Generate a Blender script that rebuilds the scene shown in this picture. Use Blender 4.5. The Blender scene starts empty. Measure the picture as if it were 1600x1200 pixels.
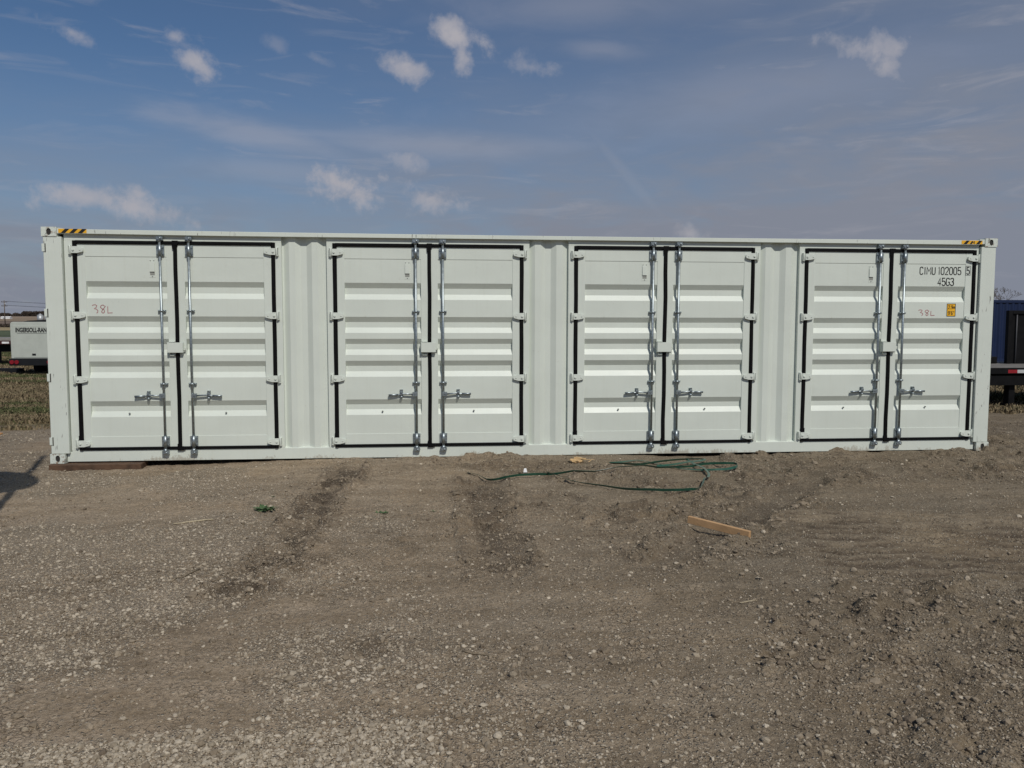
import bpy, math, random
import numpy as np
from mathutils import Vector

S = bpy.context.scene
COL = S.collection
rng = np.random.default_rng(7)
random.seed(7)

# ------------------------------------------------------------------ camera
CAM = (4.678, -10.298, 1.725)
YAW, PIT, ROL = 0.09533, -0.07502, 0.00172
cam_d = bpy.data.cameras.new('camera')
cam = bpy.data.objects.new('camera', cam_d)
COL.objects.link(cam)
cam_d.sensor_fit = 'HORIZONTAL'
cam_d.sensor_width = 36.0
cam_d.lens = 1265 / 1600 * 36.0
cam_d.clip_start = 0.05
cam_d.clip_end = 6000
fwd = Vector((math.sin(YAW) * math.cos(PIT), math.cos(YAW) * math.cos(PIT), math.sin(PIT)))
rgt = Vector((math.cos(YAW), -math.sin(YAW), 0))
up = rgt.cross(fwd)
r2 = rgt * math.cos(ROL) + up * math.sin(ROL)
u2 = -rgt * math.sin(ROL) + up * math.cos(ROL)
from mathutils import Matrix
m = Matrix((r2, u2, -fwd)).transposed().to_4x4()
m.translation = Vector(CAM)
cam.matrix_world = m
S.camera = cam

# ------------------------------------------------------------------ light
S.view_settings.view_transform = 'Standard'
S.view_settings.look = 'None'
S.view_settings.gamma = 1
S.view_settings.use_curve_mapping = False
S.view_settings.exposure = 0.0
SUN_EL = math.radians(47.0)
SUN_AZ = math.radians(162.3)          # clockwise from +Y
SUN_STRENGTH = 2.85
SKY_STRENGTH = 0.055
sd = bpy.data.lights.new('sun', 'SUN')
sd.energy = SUN_STRENGTH
sd.angle = math.radians(0.55)
sd.color = (1.0, 0.955, 0.88)
sun = bpy.data.objects.new('sun', sd)
COL.objects.link(sun)
to_sun = Vector((math.sin(SUN_AZ) * math.cos(SUN_EL), math.cos(SUN_AZ) * math.cos(SUN_EL), math.sin(SUN_EL)))
sun.rotation_euler = to_sun.to_track_quat('Z', 'Y').to_euler()
sun.location = (6, -12, 14)


class NT:
    """small node-tree helper"""
    def __init__(self, tree):
        self.t = tree
        self.n = tree.nodes
        self.l = tree.links

    def new(self, kind, **kw):
        nd = self.n.new(kind)
        for k, v in kw.items():
            setattr(nd, k, v)
        return nd

    def put(self, sock, v):
        if isinstance(v, bpy.types.NodeSocket):
            self.l.new(v, sock)
        elif v is not None:
            if isinstance(v, (tuple, list)) and len(v) == 3 and sock.type == 'RGBA':
                v = (*v, 1)
            sock.default_value = v

    def math(self, op, a, b=None, c=None, clamp=False):
        nd = self.new('ShaderNodeMath', operation=op, use_clamp=clamp)
        self.put(nd.inputs[0], a)
        if b is not None: self.put(nd.inputs[1], b)
        if c is not None: self.put(nd.inputs[2], c)
        return nd.outputs[0]

    def ramp(self, v, lo, hi, a=0.0, b=1.0, smooth=True):
        nd = self.new('ShaderNodeMapRange', interpolation_type='SMOOTHSTEP' if smooth else 'LINEAR')
        self.put(nd.inputs[0], v)
        for i, x in zip((1, 2, 3, 4), (lo, hi, a, b)):
            self.put(nd.inputs[i], x)
        return nd.outputs[0]

    def mix(self, f, a, b, mode='MIX'):
        nd = self.new('ShaderNodeMix', data_type='RGBA', blend_type=mode)
        self.put(nd.inputs[0], f); self.put(nd.inputs[6], a); self.put(nd.inputs[7], b)
        return nd.outputs[2]

    def noise(self, vec, scale, detail=4.0, rough=0.5, dist=0.0, out=0):
        nd = self.new('ShaderNodeTexNoise')
        if vec is not None: self.put(nd.inputs['Vector'], vec)
        self.put(nd.inputs['Scale'], scale); self.put(nd.inputs['Detail'], detail)
        self.put(nd.inputs['Roughness'], rough); self.put(nd.inputs['Distortion'], dist)
        return nd.outputs[out]

    def scale(self, vec, s):
        nd = self.new('ShaderNodeMapping')
        self.put(nd.inputs[0], vec)
        nd.inputs[3].default_value = s
        return nd.outputs[0]

    def attr(self, name, out='Fac'):
        nd = self.new('ShaderNodeAttribute', attribute_name=name)
        return nd.outputs[out]

    def bump(self, h, strength, dist, normal=None):
        nd = self.new('ShaderNodeBump')
        self.put(nd.inputs['Height'], h); self.put(nd.inputs['Strength'], strength)
        self.put(nd.inputs['Distance'], dist)
        if normal is not None: self.put(nd.inputs['Normal'], normal)
        return nd.outputs[0]


# ------------------------------------------------------------------ sky
W = bpy.data.worlds.new('World')
S.world = W
W.use_nodes = True
wt = NT(W.node_tree)
for nd in list(wt.n): wt.n.remove(nd)
w_out = wt.new('ShaderNodeOutputWorld')
w_bg = wt.new('ShaderNodeBackground')
wt.l.new(w_bg.outputs[0], w_out.inputs[0])
sky = wt.new('ShaderNodeTexSky', sky_type='NISHITA')
sky.sun_disc = False
sky.sun_elevation = SUN_EL
sky.sun_rotation = SUN_AZ
sky.altitude = 300
sky.air_density = 1.0
sky.dust_density = 0.8
sky.ozone_density = 2.5
co = wt.new('ShaderNodeTexCoord').outputs['Generated']
sep = wt.new('ShaderNodeSeparateXYZ'); wt.l.new(co, sep.inputs[0])
az = wt.math('ARCTAN2', sep.outputs[0], sep.outputs[1])
el = wt.math('ARCSINE', sep.outputs[2])


def sky_dir(px, py):
    """azimuth and elevation of a direction in the sky"""
    v = fwd + r2 * ((px - 800) / 1265) + u2 * ((600 - py) / 1265)
    v.normalize()
    return math.atan2(v.x, v.y), math.asin(v.z)


n1 = wt.noise(co, 21.0, 8.0, 0.60, 0.25)
n1b = wt.noise(co, 62.0, 6.0, 0.6)
n2 = wt.noise(wt.scale(co, (3.0, 3.0, 11.0)), 2.4, 6.0, 0.55, 0.4)
n3 = wt.noise(wt.scale(co, (2.0, 2.0, 5.0)), 1.6, 3.0, 0.5)
n1c = wt.math('SUBTRACT', n1, 0.5)
CLOUDS = [(115, 52, 42, 17, 15, .62), (272, 57, 26, 14, 0, .6), (302, 97, 40, 21, 22, .75), (636, 104, 34, 22, 8, .75),
          (708, 52, 46, 24, 25, .85), (752, 64, 34, 17, 35, .8), (722, 88, 15, 28, 0, .7), (828, 104, 36, 20, 10, .5),
          (1345, 78, 60, 27, 28, .72), (1402, 76, 44, 19, 0, .62), (1385, 102, 26, 24, 10, .62),
          (135, 306, 84, 22, 4, .74), (215, 325, 72, 22, 16, .80), (537, 290, 74, 25, 14, .95), (672, 312, 60, 19, 4, .68),
          (630, 246, 30, 15, 20, .5), (1077, 366, 28, 12, 8, .6), (435, 72, 22, 12, 30, .22), (497, 92, 22, 9, 20, .25)]
total = None
for (px, py, hw, hh, rot, k) in CLOUDS:
    a0, e0 = sky_dir(px, py)
    aw = abs(sky_dir(px + hw, py)[0] - a0)
    eh = abs(sky_dir(px, py - hh)[1] - e0)
    da = wt.math('DIVIDE', wt.math('SUBTRACT', az, a0), aw)
    de = wt.math('DIVIDE', wt.math('SUBTRACT', el, e0), eh)
    s = math.radians(rot)
    asp = hw / hh
    # tilt: falling to the right is a positive angle
    qa = wt.math('SUBTRACT', wt.math('MULTIPLY', da, math.cos(s)), wt.math('MULTIPLY', de, math.sin(s) / asp))
    qe = wt.math('ADD', wt.math('MULTIPLY', de, math.cos(s)), wt.math('MULTIPLY', da, math.sin(s) * asp))
    r = wt.math('SQRT', wt.math('ADD', wt.math('MULTIPLY', qa, qa), wt.math('MULTIPLY', qe, qe)))
    r = wt.math('ADD', r, wt.math('ADD', wt.math('MULTIPLY', n1c, 3.9), wt.math('MULTIPLY', wt.math('SUBTRACT', n1b, .5), 1.5)))
    mk = wt.math('MULTIPLY', wt.ramp(r, 1.25, -0.1, 0.0, k * 1.12), wt.ramp(n1b, .3, .65, .78, 1.0))
    total = mk if total is None else wt.math('MAXIMUM', total, mk)
# thin streaks
for (px, py, hw, hh, rot, k) in [(400, 208, 190, 26, 9, .34), (680, 226, 260, 26, 1, .30), (420, 266, 170, 22, 0, .20),
                                 (940, 78, 80, 18, 6, .22), (1150, 150, 420, 60, -4, .2), (900, 10, 240, 40, 0, .22),
                                 (960, 250, 160, 10, 50, .10)]:
    a0, e0 = sky_dir(px, py)
    aw = abs(sky_dir(px + hw, py)[0] - a0)
    eh = abs(sky_dir(px, py - hh)[1] - e0)
    da = wt.math('DIVIDE', wt.math('SUBTRACT', az, a0), aw)
    de = wt.math('DIVIDE', wt.math('SUBTRACT', el, e0), eh)
    s = math.radians(rot); asp = hw / hh
    qa = wt.math('SUBTRACT', wt.math('MULTIPLY', da, math.cos(s)), wt.math('MULTIPLY', de, math.sin(s) / asp))
    qe = wt.math('ADD', wt.math('MULTIPLY', de, math.cos(s)), wt.math('MULTIPLY', da, math.sin(s) * asp))
    r = wt.math('SQRT', wt.math('ADD', wt.math('MULTIPLY', qa, qa), wt.math('MULTIPLY', qe, qe)))
    r = wt.math('ADD', r, wt.math('MULTIPLY', wt.math('SUBTRACT', n2, 0.5), 2.6))
    mk = wt.ramp(r, 1.3, 0.0, 0.0, k)
    total = wt.math('MAXIMUM', total, mk)
wisp = wt.noise(wt.scale(co, (4.2, 4.2, 26.0)), 2.1, 7.0, 0.6, 0.9)
total = wt.math('MAXIMUM', total, wt.math('MULTIPLY', wt.ramp(wisp, .50, .78, 0, .34), wt.ramp(n3, .35, .62, .15, 1.0)))
# thin veil, thicker low down and towards the right
low = wt.ramp(el, 0.31, 0.02, 0.0, 1.0)
side = wt.ramp(az, -0.45, 0.75, 0.0, 1.0)
veil = wt.math('MULTIPLY', wt.math('ADD', wt.math('MULTIPLY', low, 1.0), wt.math('MULTIPLY', side, 0.60)),
               wt.ramp(n2, 0.25, 0.75, 0.62, 1.15))
veil = wt.math('MULTIPLY', veil, wt.ramp(n3, 0.3, 0.7, 0.8, 1.1), clamp=True)
SKY_TINT = (0.80, 0.97, 1.13)
skyc = wt.mix(1.0, sky.outputs[0], SKY_TINT, 'MULTIPLY')
VEIL = (4.02, 4.40, 5.42)
CLOUD = (7.5, 7.25, 7.8)
vv = wt.new('ShaderNodeCombineXYZ')
skyc = wt.mix(veil, skyc, VEIL)
skyc = wt.mix(total, skyc, CLOUD)
wt.l.new(skyc, w_bg.inputs[0])
w_bg.inputs[1].default_value = SKY_STRENGTH


# ------------------------------------------------------------------ helpers
def material(name, col, rough=0.6, metal=0.0, var=0.12, scale=6.0, bump=0.0, bscale=60.0, spec=0.4, col2=None):
    mt = bpy.data.materials.new(name)
    mt.use_nodes = True
    t = NT(mt.node_tree)
    b = t.n['Principled BSDF']
    c = t.new('ShaderNodeTexCoord').outputs['Object']
    nz = t.noise(c, scale, 5.0, 0.6)
    dark = tuple(x * (1 - var) for x in col)
    lite = col2 if col2 else tuple(min(1, x * (1 + var)) for x in col)
    cc = t.mix(t.ramp(nz, 0.3, 0.7), dark, lite)
    t.l.new(cc, b.inputs['Base Color'])
    t.put(b.inputs['Roughness'], t.ramp(nz, 0.2, 0.8, rough * 0.88, min(1, rough * 1.12)))
    b.inputs['Metallic'].default_value = metal
    b.inputs['Specular IOR Level'].default_value = spec
    if bump:
        t.l.new(t.bump(t.noise(c, bscale, 4.0, 0.6), bump, 0.01), b.inputs['Normal'])
    return mt


class MB:
    def __init__(self):
        self.v = []; self.f = []; self.sm = []

    def add(self, vs, fs, smooth=False):
        o = len(self.v)
        self.v.extend(vs)
        for f in fs:
            self.f.append(tuple(i + o for i in f)); self.sm.append(smooth)

    def box(self, x0, x1, y0, y1, z0, z1):
        vs = [(x, y, z) for z in (z0, z1) for y in (y0, y1) for x in (x0, x1)]
        self.add(vs, [(0, 2, 3, 1), (4, 5, 7, 6), (0, 1, 5, 4), (2, 6, 7, 3), (0, 4, 6, 2), (1, 3, 7, 5)])

    def prism(self, poly, axis, a0, a1):
        """extrude a 2-D outline along an axis; outline coords are the other two axes in order"""
        def mk(p, a):
            if axis == 'x': return (a, p[0], p[1])
            if axis == 'y': return (p[0], a, p[1])
            return (p[0], p[1], a)
        n = len(poly)
        vs = [mk(p, a0) for p in poly] + [mk(p, a1) for p in poly]
        fs = [tuple(range(n)), tuple(range(2 * n - 1, n - 1, -1))]
        fs += [(i, i + n, (i + 1) % n + n, (i + 1) % n) for i in range(n)]
        self.add(vs, fs)

    def cyl(self, p0, p1, r0, r1=None, n=12, caps=True, smooth=True):
        r1 = r0 if r1 is None else r1
        p0 = Vector(p0); p1 = Vector(p1)
        d = (p1 - p0).normalized()
        a = d.orthogonal().normalized(); b = d.cross(a)
        vs = []
        for p, r in ((p0, r0), (p1, r1)):
            for i in range(n):
                t = 2 * math.pi * i / n
                q = p + a * (math.cos(t) * r) + b * (math.sin(t) * r)
                vs.append(tuple(q))
        self.add(vs, [(i, (i + 1) % n, (i + 1) % n + n, i + n) for i in range(n)], smooth)
        if caps:
            o = len(self.v) - 2 * n
            self.f.append(tuple(o + i for i in range(n - 1, -1, -1))); self.sm.append(False)
            self.f.append(tuple(o + n + i for i in range(n))); self.sm.append(False)

    def tube(self, pts, r, n=8, prof=None, ups=None, smooth=True):
        """sweep a profile (list of (side, up)) along pts"""
        pts = [Vector(p) for p in pts]
        prof = prof or [(r * math.cos(2 * math.pi * i / n), r * math.sin(2 * math.pi * i / n)) for i in range(n)]
        n = len(prof)
        vs = []
        for k, p in enumerate(pts):
            d = (pts[min(k + 1, len(pts) - 1)] - pts[max(k - 1, 0)]).normalized()
            u = Vector(ups[k]) if ups else Vector((0, 0, 1))
            if abs(d.dot(u)) > 0.98: u = Vector((1, 0, 0))
            s = d.cross(u).normalized(); u = s.cross(d)
            vs += [tuple(p + s * a + u * b) for a, b in prof]
        fs = []
        for k in range(len(pts) - 1):
            fs += [(k * n + i, k * n + (i + 1) % n, (k + 1) * n + (i + 1) % n, (k + 1) * n + i) for i in range(n)]
        self.add(vs, fs, smooth)
        o = len(self.v) - len(vs)
        self.f.append(tuple(o + i for i in range(n))); self.sm.append(False)
        self.f.append(tuple(o + len(vs) - n + i for i in range(n - 1, -1, -1))); self.sm.append(False)

    def sphere(self, c, rx, ry, rz, n=10, m_=6):
        vs = [(c[0], c[1], c[2] - rz)]
        for j in range(1, m_):
            ph = -math.pi / 2 + math.pi * j / m_
            for i in range(n):
                t = 2 * math.pi * i / n
                vs.append((c[0] + rx * math.cos(ph) * math.cos(t), c[1] + ry * math.cos(ph) * math.sin(t), c[2] + rz * math.sin(ph)))
        vs.append((c[0], c[1], c[2] + rz))
        fs = [(0, 1 + (i + 1) % n, 1 + i) for i in range(n)]
        for j in range(m_ - 2):
            o = 1 + j * n
            fs += [(o + i, o + (i + 1) % n, o + n + (i + 1) % n, o + n + i) for i in range(n)]
        o = 1 + (m_ - 2) * n
        fs += [(o + i, o + (i + 1) % n, len(vs) - 1) for i in range(n)]
        self.add(vs, fs, True)

    def build(self, name, mat, parent=None, bevel=0.0, loc=None):
        off = Vector((0, 0, 0))
        me = bpy.data.meshes.new(name)
        vs = self.v
        if loc is not None:
            vs = [(x - loc[0], y - loc[1], z - loc[2]) for x, y, z in vs]
        me.from_pydata(vs, [], self.f)
        me.polygons.foreach_set('use_smooth', self.sm)
        me.materials.append(mat)
        if not any(self.sm) or True:
            import bmesh
            bm = bmesh.new(); bm.from_mesh(me)
            bmesh.ops.recalc_face_normals(bm, faces=bm.faces)
            if bevel:
                ed = [e for e in bm.edges if len(e.link_faces) == 2 and e.calc_face_angle(0) > 0.6]
                bmesh.ops.bevel(bm, geom=ed, offset=bevel, segments=1, affect='EDGES', profile=0.5, clamp_overlap=True)
            bm.to_mesh(me); bm.free()
        o = bpy.data.objects.new(name, me)
        COL.objects.link(o)
        if parent is not None:
            o.parent = parent
        if loc is not None:
            o.location = loc
        return o


def tag(o, label, cat, group=None, kind=None):
    if label: o['label'] = label
    if cat: o['category'] = cat
    if group: o['group'] = group
    if kind: o['kind'] = kind
    return o


def thing(name, label, cat, loc=(0, 0, 0), group=None, rotz=0.0):
    o = bpy.data.objects.new(name, None)
    COL.objects.link(o)
    o.location = loc
    o.rotation_euler = (0, 0, rotz)
    o.empty_display_size = 0.3
    return tag(o, label, cat, group)


def fast_mesh(name, verts, faces_flat, nper, mat, smooth=False, attrs=None, parent=None):
    """numpy mesh: verts (n,3), faces (m,nper)"""
    me = bpy.data.meshes.new(name)
    nv, nf = len(verts), len(faces_flat)
    me.vertices.add(nv); me.vertices.foreach_set('co', np.ascontiguousarray(verts, dtype=np.float32).ravel())
    me.loops.add(nf * nper); me.loops.foreach_set('vertex_index', np.ascontiguousarray(faces_flat, dtype=np.int32).ravel())
    me.polygons.add(nf)
    me.polygons.foreach_set('loop_start', np.arange(0, nf * nper, nper, dtype=np.int32))
    me.polygons.foreach_set('use_smooth', np.full(nf, smooth, dtype=bool))
    me.update(calc_edges=True)
    for k, a in (attrs or {}).items():
        at = me.attributes.new(k, 'FLOAT', 'POINT')
        at.data.foreach_set('value', np.ascontiguousarray(a, dtype=np.float32).ravel())
    me.materials.append(mat)
    o = bpy.data.objects.new(name, me)
    COL.objects.link(o)
    if parent is not None: o.parent = parent
    return o


# ------------------------------------------------------------------ noise
def _hash(ix, iy, seed):
    h = (ix.astype(np.int64) * 374761393 + iy.astype(np.int64) * 668265263 + seed * 974634777) & 0xffffffff
    h = ((h ^ (h >> 13)) * 1274126177) & 0xffffffff
    h = (h ^ (h >> 16))
    return (h & 0xffff) / 65535.0


def vnoise(x, y, seed):
    x = np.asarray(x, float); y = np.asarray(y, float)
    ix = np.floor(x); iy = np.floor(y)
    fx = x - ix; fy = y - iy
    fx = fx * fx * fx * (fx * (fx * 6 - 15) + 10); fy = fy * fy * fy * (fy * (fy * 6 - 15) + 10)
    a = _hash(ix, iy, seed); b = _hash(ix + 1, iy, seed); c = _hash(ix, iy + 1, seed); d = _hash(ix + 1, iy + 1, seed)
    return (a + (b - a) * fx) * (1 - fy) + (c + (d - c) * fx) * fy


def fbm(x, y, size, octv, seed, gain=0.5):
    """-0.5..0.5 noise whose largest lumps are about `size` metres"""
    s = 0; amp = 1.0; tot = 0
    for k in range(octv):
        ca, sa = math.cos(0.7 * k + seed), math.sin(0.7 * k + seed)
        f = 2.03 ** k / size
        s = s + amp * (vnoise((x * ca - y * sa) * f + 17.3 * k, (x * sa + y * ca) * f - 9.1 * k, seed + k) - 0.5)
        tot += amp; amp *= gain
    return s / tot * 1.6


def sst(a, b, x):
    t = np.clip((np.asarray(x, float) - a) / (b - a), 0, 1)
    return t * t * (3 - 2 * t)


def seg_dist(x, y, pts):
    """distance to a polyline, signed side and position along it"""
    best = np.full(np.shape(x), 1e9); side = np.zeros(np.shape(x)); along = np.zeros(np.shape(x)); acc = 0.0
    for (ax, ay), (bx, by) in zip(pts[:-1], pts[1:]):
        dx, dy = bx - ax, by - ay
        L = math.hypot(dx, dy)
        t = np.clip(((x - ax) * dx + (y - ay) * dy) / (L * L), 0, 1)
        ex, ey = x - (ax + t * dx), y - (ay + t * dy)
        d = np.hypot(ex, ey)
        m_ = d < best
        side = np.where(m_, (dx * ey - dy * ex) / L, side)
        along = np.where(m_, acc + t * L, along)
        best = np.where(m_, d, best); acc += L
    return best, side, along, acc


RUT_A = [(3.66, -0.3), (3.57, -2.4), (3.52, -3.5), (3.5, -4.3), (3.40, -4.95), (3.22, -5.5)]
RUT_B = [(5.2, -1.0), (5.15, -2.9), (5.17, -3.8), (5.16, -4.5), (5.12, -5.2)]
RUT_C = [(9.9, -0.5), (9.3, -1.15), (8.46, -2.14), (7.65, -3.1), (7.01, -3.85), (6.5, -4.45), (6.0, -5.0)]
RUT_D = [(12.5, -2.6), (9.6, -4.2), (8.2, -5.0), (7.1, -5.9), (6.3, -6.9)]
SPOTS = [(3.66, -4.45, .26, .8), (4.47, -3.72, .26, .55), (4.40, -5.97, .22, .6), (7.53, -3.46, .26, .75), (6.25, -5.85, .12, .5), (7.7, -2.3, .5, .45),
         (7.14, -5.9, .2, .5), (6.99, -6.5, .25, .45), (5.6, -0.75, .6, .5), (6.2, -0.5, .5, .45), (7.0, -2.0, .35, .35), (4.85, -4.75, .3, .35),
         (3.0, -5.6, .35, .3), (2.2, -4.6, .4, .3), (3.85, -7.0, .08, .5), (4.75, -6.45, .09, .6), (9.0, -1.0, .8, .35), (10.5, -.8, .6, .35)]


def ground_parts(x, y):
    x = np.asarray(x, float); y = np.asarray(y, float)
    left = 1 - sst(1.0, 3.4, x)
    z = -0.012 - 0.068 * left
    # the lot falls away gently behind, on the left
    z = z - 0.13 * sst(3, 22, y) * (1 - sst(4, 12, x))
    z = z - 0.05 * sst(1.0, 4.0, y) * sst(4, 12, x)
    near = (1 - sst(3, 14, np.abs(y + 4))) * (1 - sst(10, 26, np.abs(x - 6)))
    wear = 0.25 + 0.75 * near
    z = z + 0.040 * fbm(x, y, 2.4, 3, 3) * wear
    rough = 0.46 + 0.85 * sst(5.2, 8.2, x + 0.35 * (y + 6)) * sst(0.30, 0.55, fbm(x, y, 1.3, 3, 11) + 0.5)
    rough = rough + 0.35 * sst(0.52, 0.68, fbm(x, y, 0.9, 3, 23) + 0.5)
    damp_and_shade = np.zeros_like(x)  # soil darkening: moisture, plus painted shade in crevices and pits
    edge_n = fbm(x, y, 0.35, 4, 31)
    # tracks
    for pts, w, dep, ridge, dk in ((RUT_A, .17, .028, .020, 1.0), (RUT_B, .20, .024, .022, .82), (RUT_C, .19, .034, .016, .62), (RUT_D, .2, .010, .008, .25)):
        d, sd_, al, tot = seg_dist(x + 0.10 * fbm(x, y, .5, 3, 41), y + 0.10 * fbm(x, y, .5, 3, 42), pts)
        fade = sst(0, .5, al) * sst(0, .6, tot - al)
        core = 1 - sst(w * .7, w * 1.15, d + 0.16 * edge_n)
        rim = np.exp(-((d - w * 1.25) / (w * .28)) ** 2)
        z = z - dep * core * fade + ridge * rim * fade * (0.4 + 1.5 * (edge_n + .5)) * .6
        rough = rough + (0.7 * rim + .35 * core) * fade if pts is not RUT_C else rough * (1 - .65 * core * fade) + .45 * rim * fade
        soft = 1 - sst(w * .5, w * 2.0, d + .22 * edge_n)
        damp_and_shade = np.maximum(damp_and_shade, dk * fade * np.maximum(core * sst(0.22, .56, fbm(x, y, .17, 4, 57) + .5), .42 * soft * (.6 + .8 * (fbm(x, y, .5, 3, 59) + .5))))
    for sx, sy, r, k in SPOTS:
        d = np.hypot(x - sx, (y - sy)) / r + 1.5 * fbm(x, y, .3, 4, 71)
        mk = 1 - sst(.25, 1.15, d)
        damp_and_shade = np.maximum(damp_and_shade, k * mk * sst(0.2, .6, fbm(x, y, .14, 3, 77) + .55))  # spot darkening, which also paints the shade in the pits
        rough = rough + .5 * mk * k
        z = z - .012 * mk * k
    # bulldozer cleat ripples in the loose soil at the right
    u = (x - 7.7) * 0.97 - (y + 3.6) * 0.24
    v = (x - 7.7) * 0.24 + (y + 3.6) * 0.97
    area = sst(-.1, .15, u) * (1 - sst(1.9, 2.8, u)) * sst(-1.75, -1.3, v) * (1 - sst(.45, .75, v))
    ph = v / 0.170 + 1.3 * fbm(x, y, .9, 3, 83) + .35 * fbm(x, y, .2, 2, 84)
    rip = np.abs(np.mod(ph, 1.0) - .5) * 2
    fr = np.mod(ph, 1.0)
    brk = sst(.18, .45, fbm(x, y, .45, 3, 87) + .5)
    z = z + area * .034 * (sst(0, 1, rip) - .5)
    damp_and_shade = np.maximum(damp_and_shade, area * .95 * np.exp(-((fr - .68) / .15) ** 2) * brk)  # paints a dark line along the near face of each ripple
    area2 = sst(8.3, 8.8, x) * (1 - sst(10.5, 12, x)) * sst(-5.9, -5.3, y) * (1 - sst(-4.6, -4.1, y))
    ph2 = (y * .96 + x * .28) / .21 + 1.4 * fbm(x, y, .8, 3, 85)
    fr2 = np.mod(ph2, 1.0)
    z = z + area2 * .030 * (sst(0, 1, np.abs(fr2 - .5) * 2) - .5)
    damp_and_shade = np.maximum(damp_and_shade, area2 * .75 * np.exp(-((fr2 - .70) / .17) ** 2) * sst(.35, .6, fbm(x, y, .4, 3, 89) + .5))  # same dark line painted on the second patch of ripples
    rough = rough * (1 - .75 * area)
    # earth pushed up against the container
    pile = np.exp(-(np.minimum(y + .03, 0) / .22) ** 2) * (y < .6)
    amt = .016 * sst(3.2, 4.2, x) * (1 - sst(6.8, 7.5, x)) + .030 * sst(9.2, 9.9, x) * (1 - sst(12.0, 12.6, x)) - .030 * sst(7.3, 7.9, x) * (1 - sst(8.9, 9.5, x))
    z = z + pile * amt * (.65 + 1.1 * fbm(x, y, .6, 3, 91))
    rough = np.clip(rough, 0, 1.7)
    zf = .034 * fbm(x, y, .36, 3, 101) * rough + .030 * fbm(x, y, .13, 3, 111) * rough ** 1.2 * .85 + .008 * fbm(x, y, .06, 2, 121) * (.4 + rough * .6)
    damp_and_shade = np.maximum(damp_and_shade, .58 * sst(.16, .34, fbm(x, y, .17, 3, 141)) * sst(.5, 1.2, rough) * wear)  # dark flecks painted in for crevice shade on rough soil
    # a few deep pits and thrown lumps
    lump = sst(.20, .36, fbm(x, y, .22, 3, 131)) * sst(.75, 1.3, rough)
    zf = zf + .050 * lump
    z = z + zf * wear
    inside = sst(.03, .25, y) * (1 - sst(2.3, 2.5, y)) * sst(-.02, .1, x) * (1 - sst(12.05, 12.2, x))
    z = np.where(inside > 0, np.minimum(z, -.04 * inside + z * (1 - inside)), z)
    # gravel cover
    g = .95 * (1 - sst(2.4, 4.6, x + .35 * (y + 3)))
    g = np.maximum(g, .95 * (1 - sst(.35, .75, np.hypot((x - 3.95) / 1.0, (y + 3.4) / .8))))
    g = np.maximum(g, 1.0 * sst(-6.78, -6.92, y + .12 * fbm(x, y, .6, 3, 151) - .05 * (x - 4.)) * (1 - sst(4.4, 5.0, x)) * sst(2.2, 2.7, x))
    g = np.maximum(g, .45 * (1 - sst(.5, 1.2, np.hypot(x - 4.2, (y + 6.2)))))
    g = np.maximum(g, .42 * sst(6.5, 8, x) * sst(-3.5, -5, y))
    g = np.maximum(g, .16)
    pat = fbm(x * 1.0, y * .7, .9, 4, 161) + .5
    strip = sst(-6.78, -6.92, y - .05 * (x - 4.)) * (1 - sst(4.4, 5.0, x)) * sst(2.2, 2.7, x)
    g = g * (1 - .7 * area)
    g = g * np.maximum(sst(.27, .58, pat), .9 * strip) * (1 - .75 * damp_and_shade)
    g = g * (1 - sst(3.8, 5.2, y + 1.6 * fbm(x, y, 1.8, 3, 171)))
    return z, np.clip(g, 0, 1), np.clip(damp_and_shade, 0, 1), rough


def ground_z(x, y):
    return float(ground_parts(np.array([x]), np.array([y]))[0][0])


def green_f(x, y):
    band = .34 + .9 * np.exp(-((y - 7.4) / 1.1) ** 2) + .6 * sst(14, 17, y) * (1 - sst(19, 22, y)) + .8 * sst(24, 30, y)
    return np.clip(sst(.36, .66, fbm(x * .7, y * 1.6, 2.0, 4, 181) + .5) * band, 0, 1)


# ------------------------------------------------------------------ ground sheet
def axis(dense, grow, lim_lo, lim_hi):
    lo = [dense[0]]; step = dense[1] - dense[0]
    while lo[-1] > lim_lo:
        step *= grow; lo.append(lo[-1] - step)
    hi = [dense[-1]]; step = dense[-1] - dense[-2]
    while hi[-1] < lim_hi:
        step *= grow; hi.append(hi[-1] + step)
    return np.array(lo[:0:-1] + list(dense) + hi[1:])


xs = axis(np.arange(-1.6, 13.2, .0165), 1.13, -3000, 3000)
yd = [-7.75]
while yd[-1] < 0.35:
    dist = yd[-1] - CAM[1]
    yd.append(yd[-1] + .0045 * dist ** .85)
ys = axis(np.array(yd), 1.11, -400, 4000)
GX, GY = np.meshgrid(xs, ys)
gz, gg, gd, gr_ = ground_parts(GX.ravel(), GY.ravel())
nx, ny = len(xs), len(ys)
idx = np.arange(nx * ny).reshape(ny, nx)
quads = np.stack([idx[:-1, :-1], idx[:-1, 1:], idx[1:, 1:], idx[1:, :-1]], -1).reshape(-1, 4)
gx, gy = GX.ravel(), GY.ravel()
grassy = sst(4.0, 5.0, gy + 1.6 * fbm(gx, gy, 1.8, 3, 171)) * np.where(gx < 6, 1.0, sst(4.5, 5.6, gy + .5 * fbm(gx, gy, 1.2, 3, 172)))
green = green_f(gx, gy)


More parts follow.
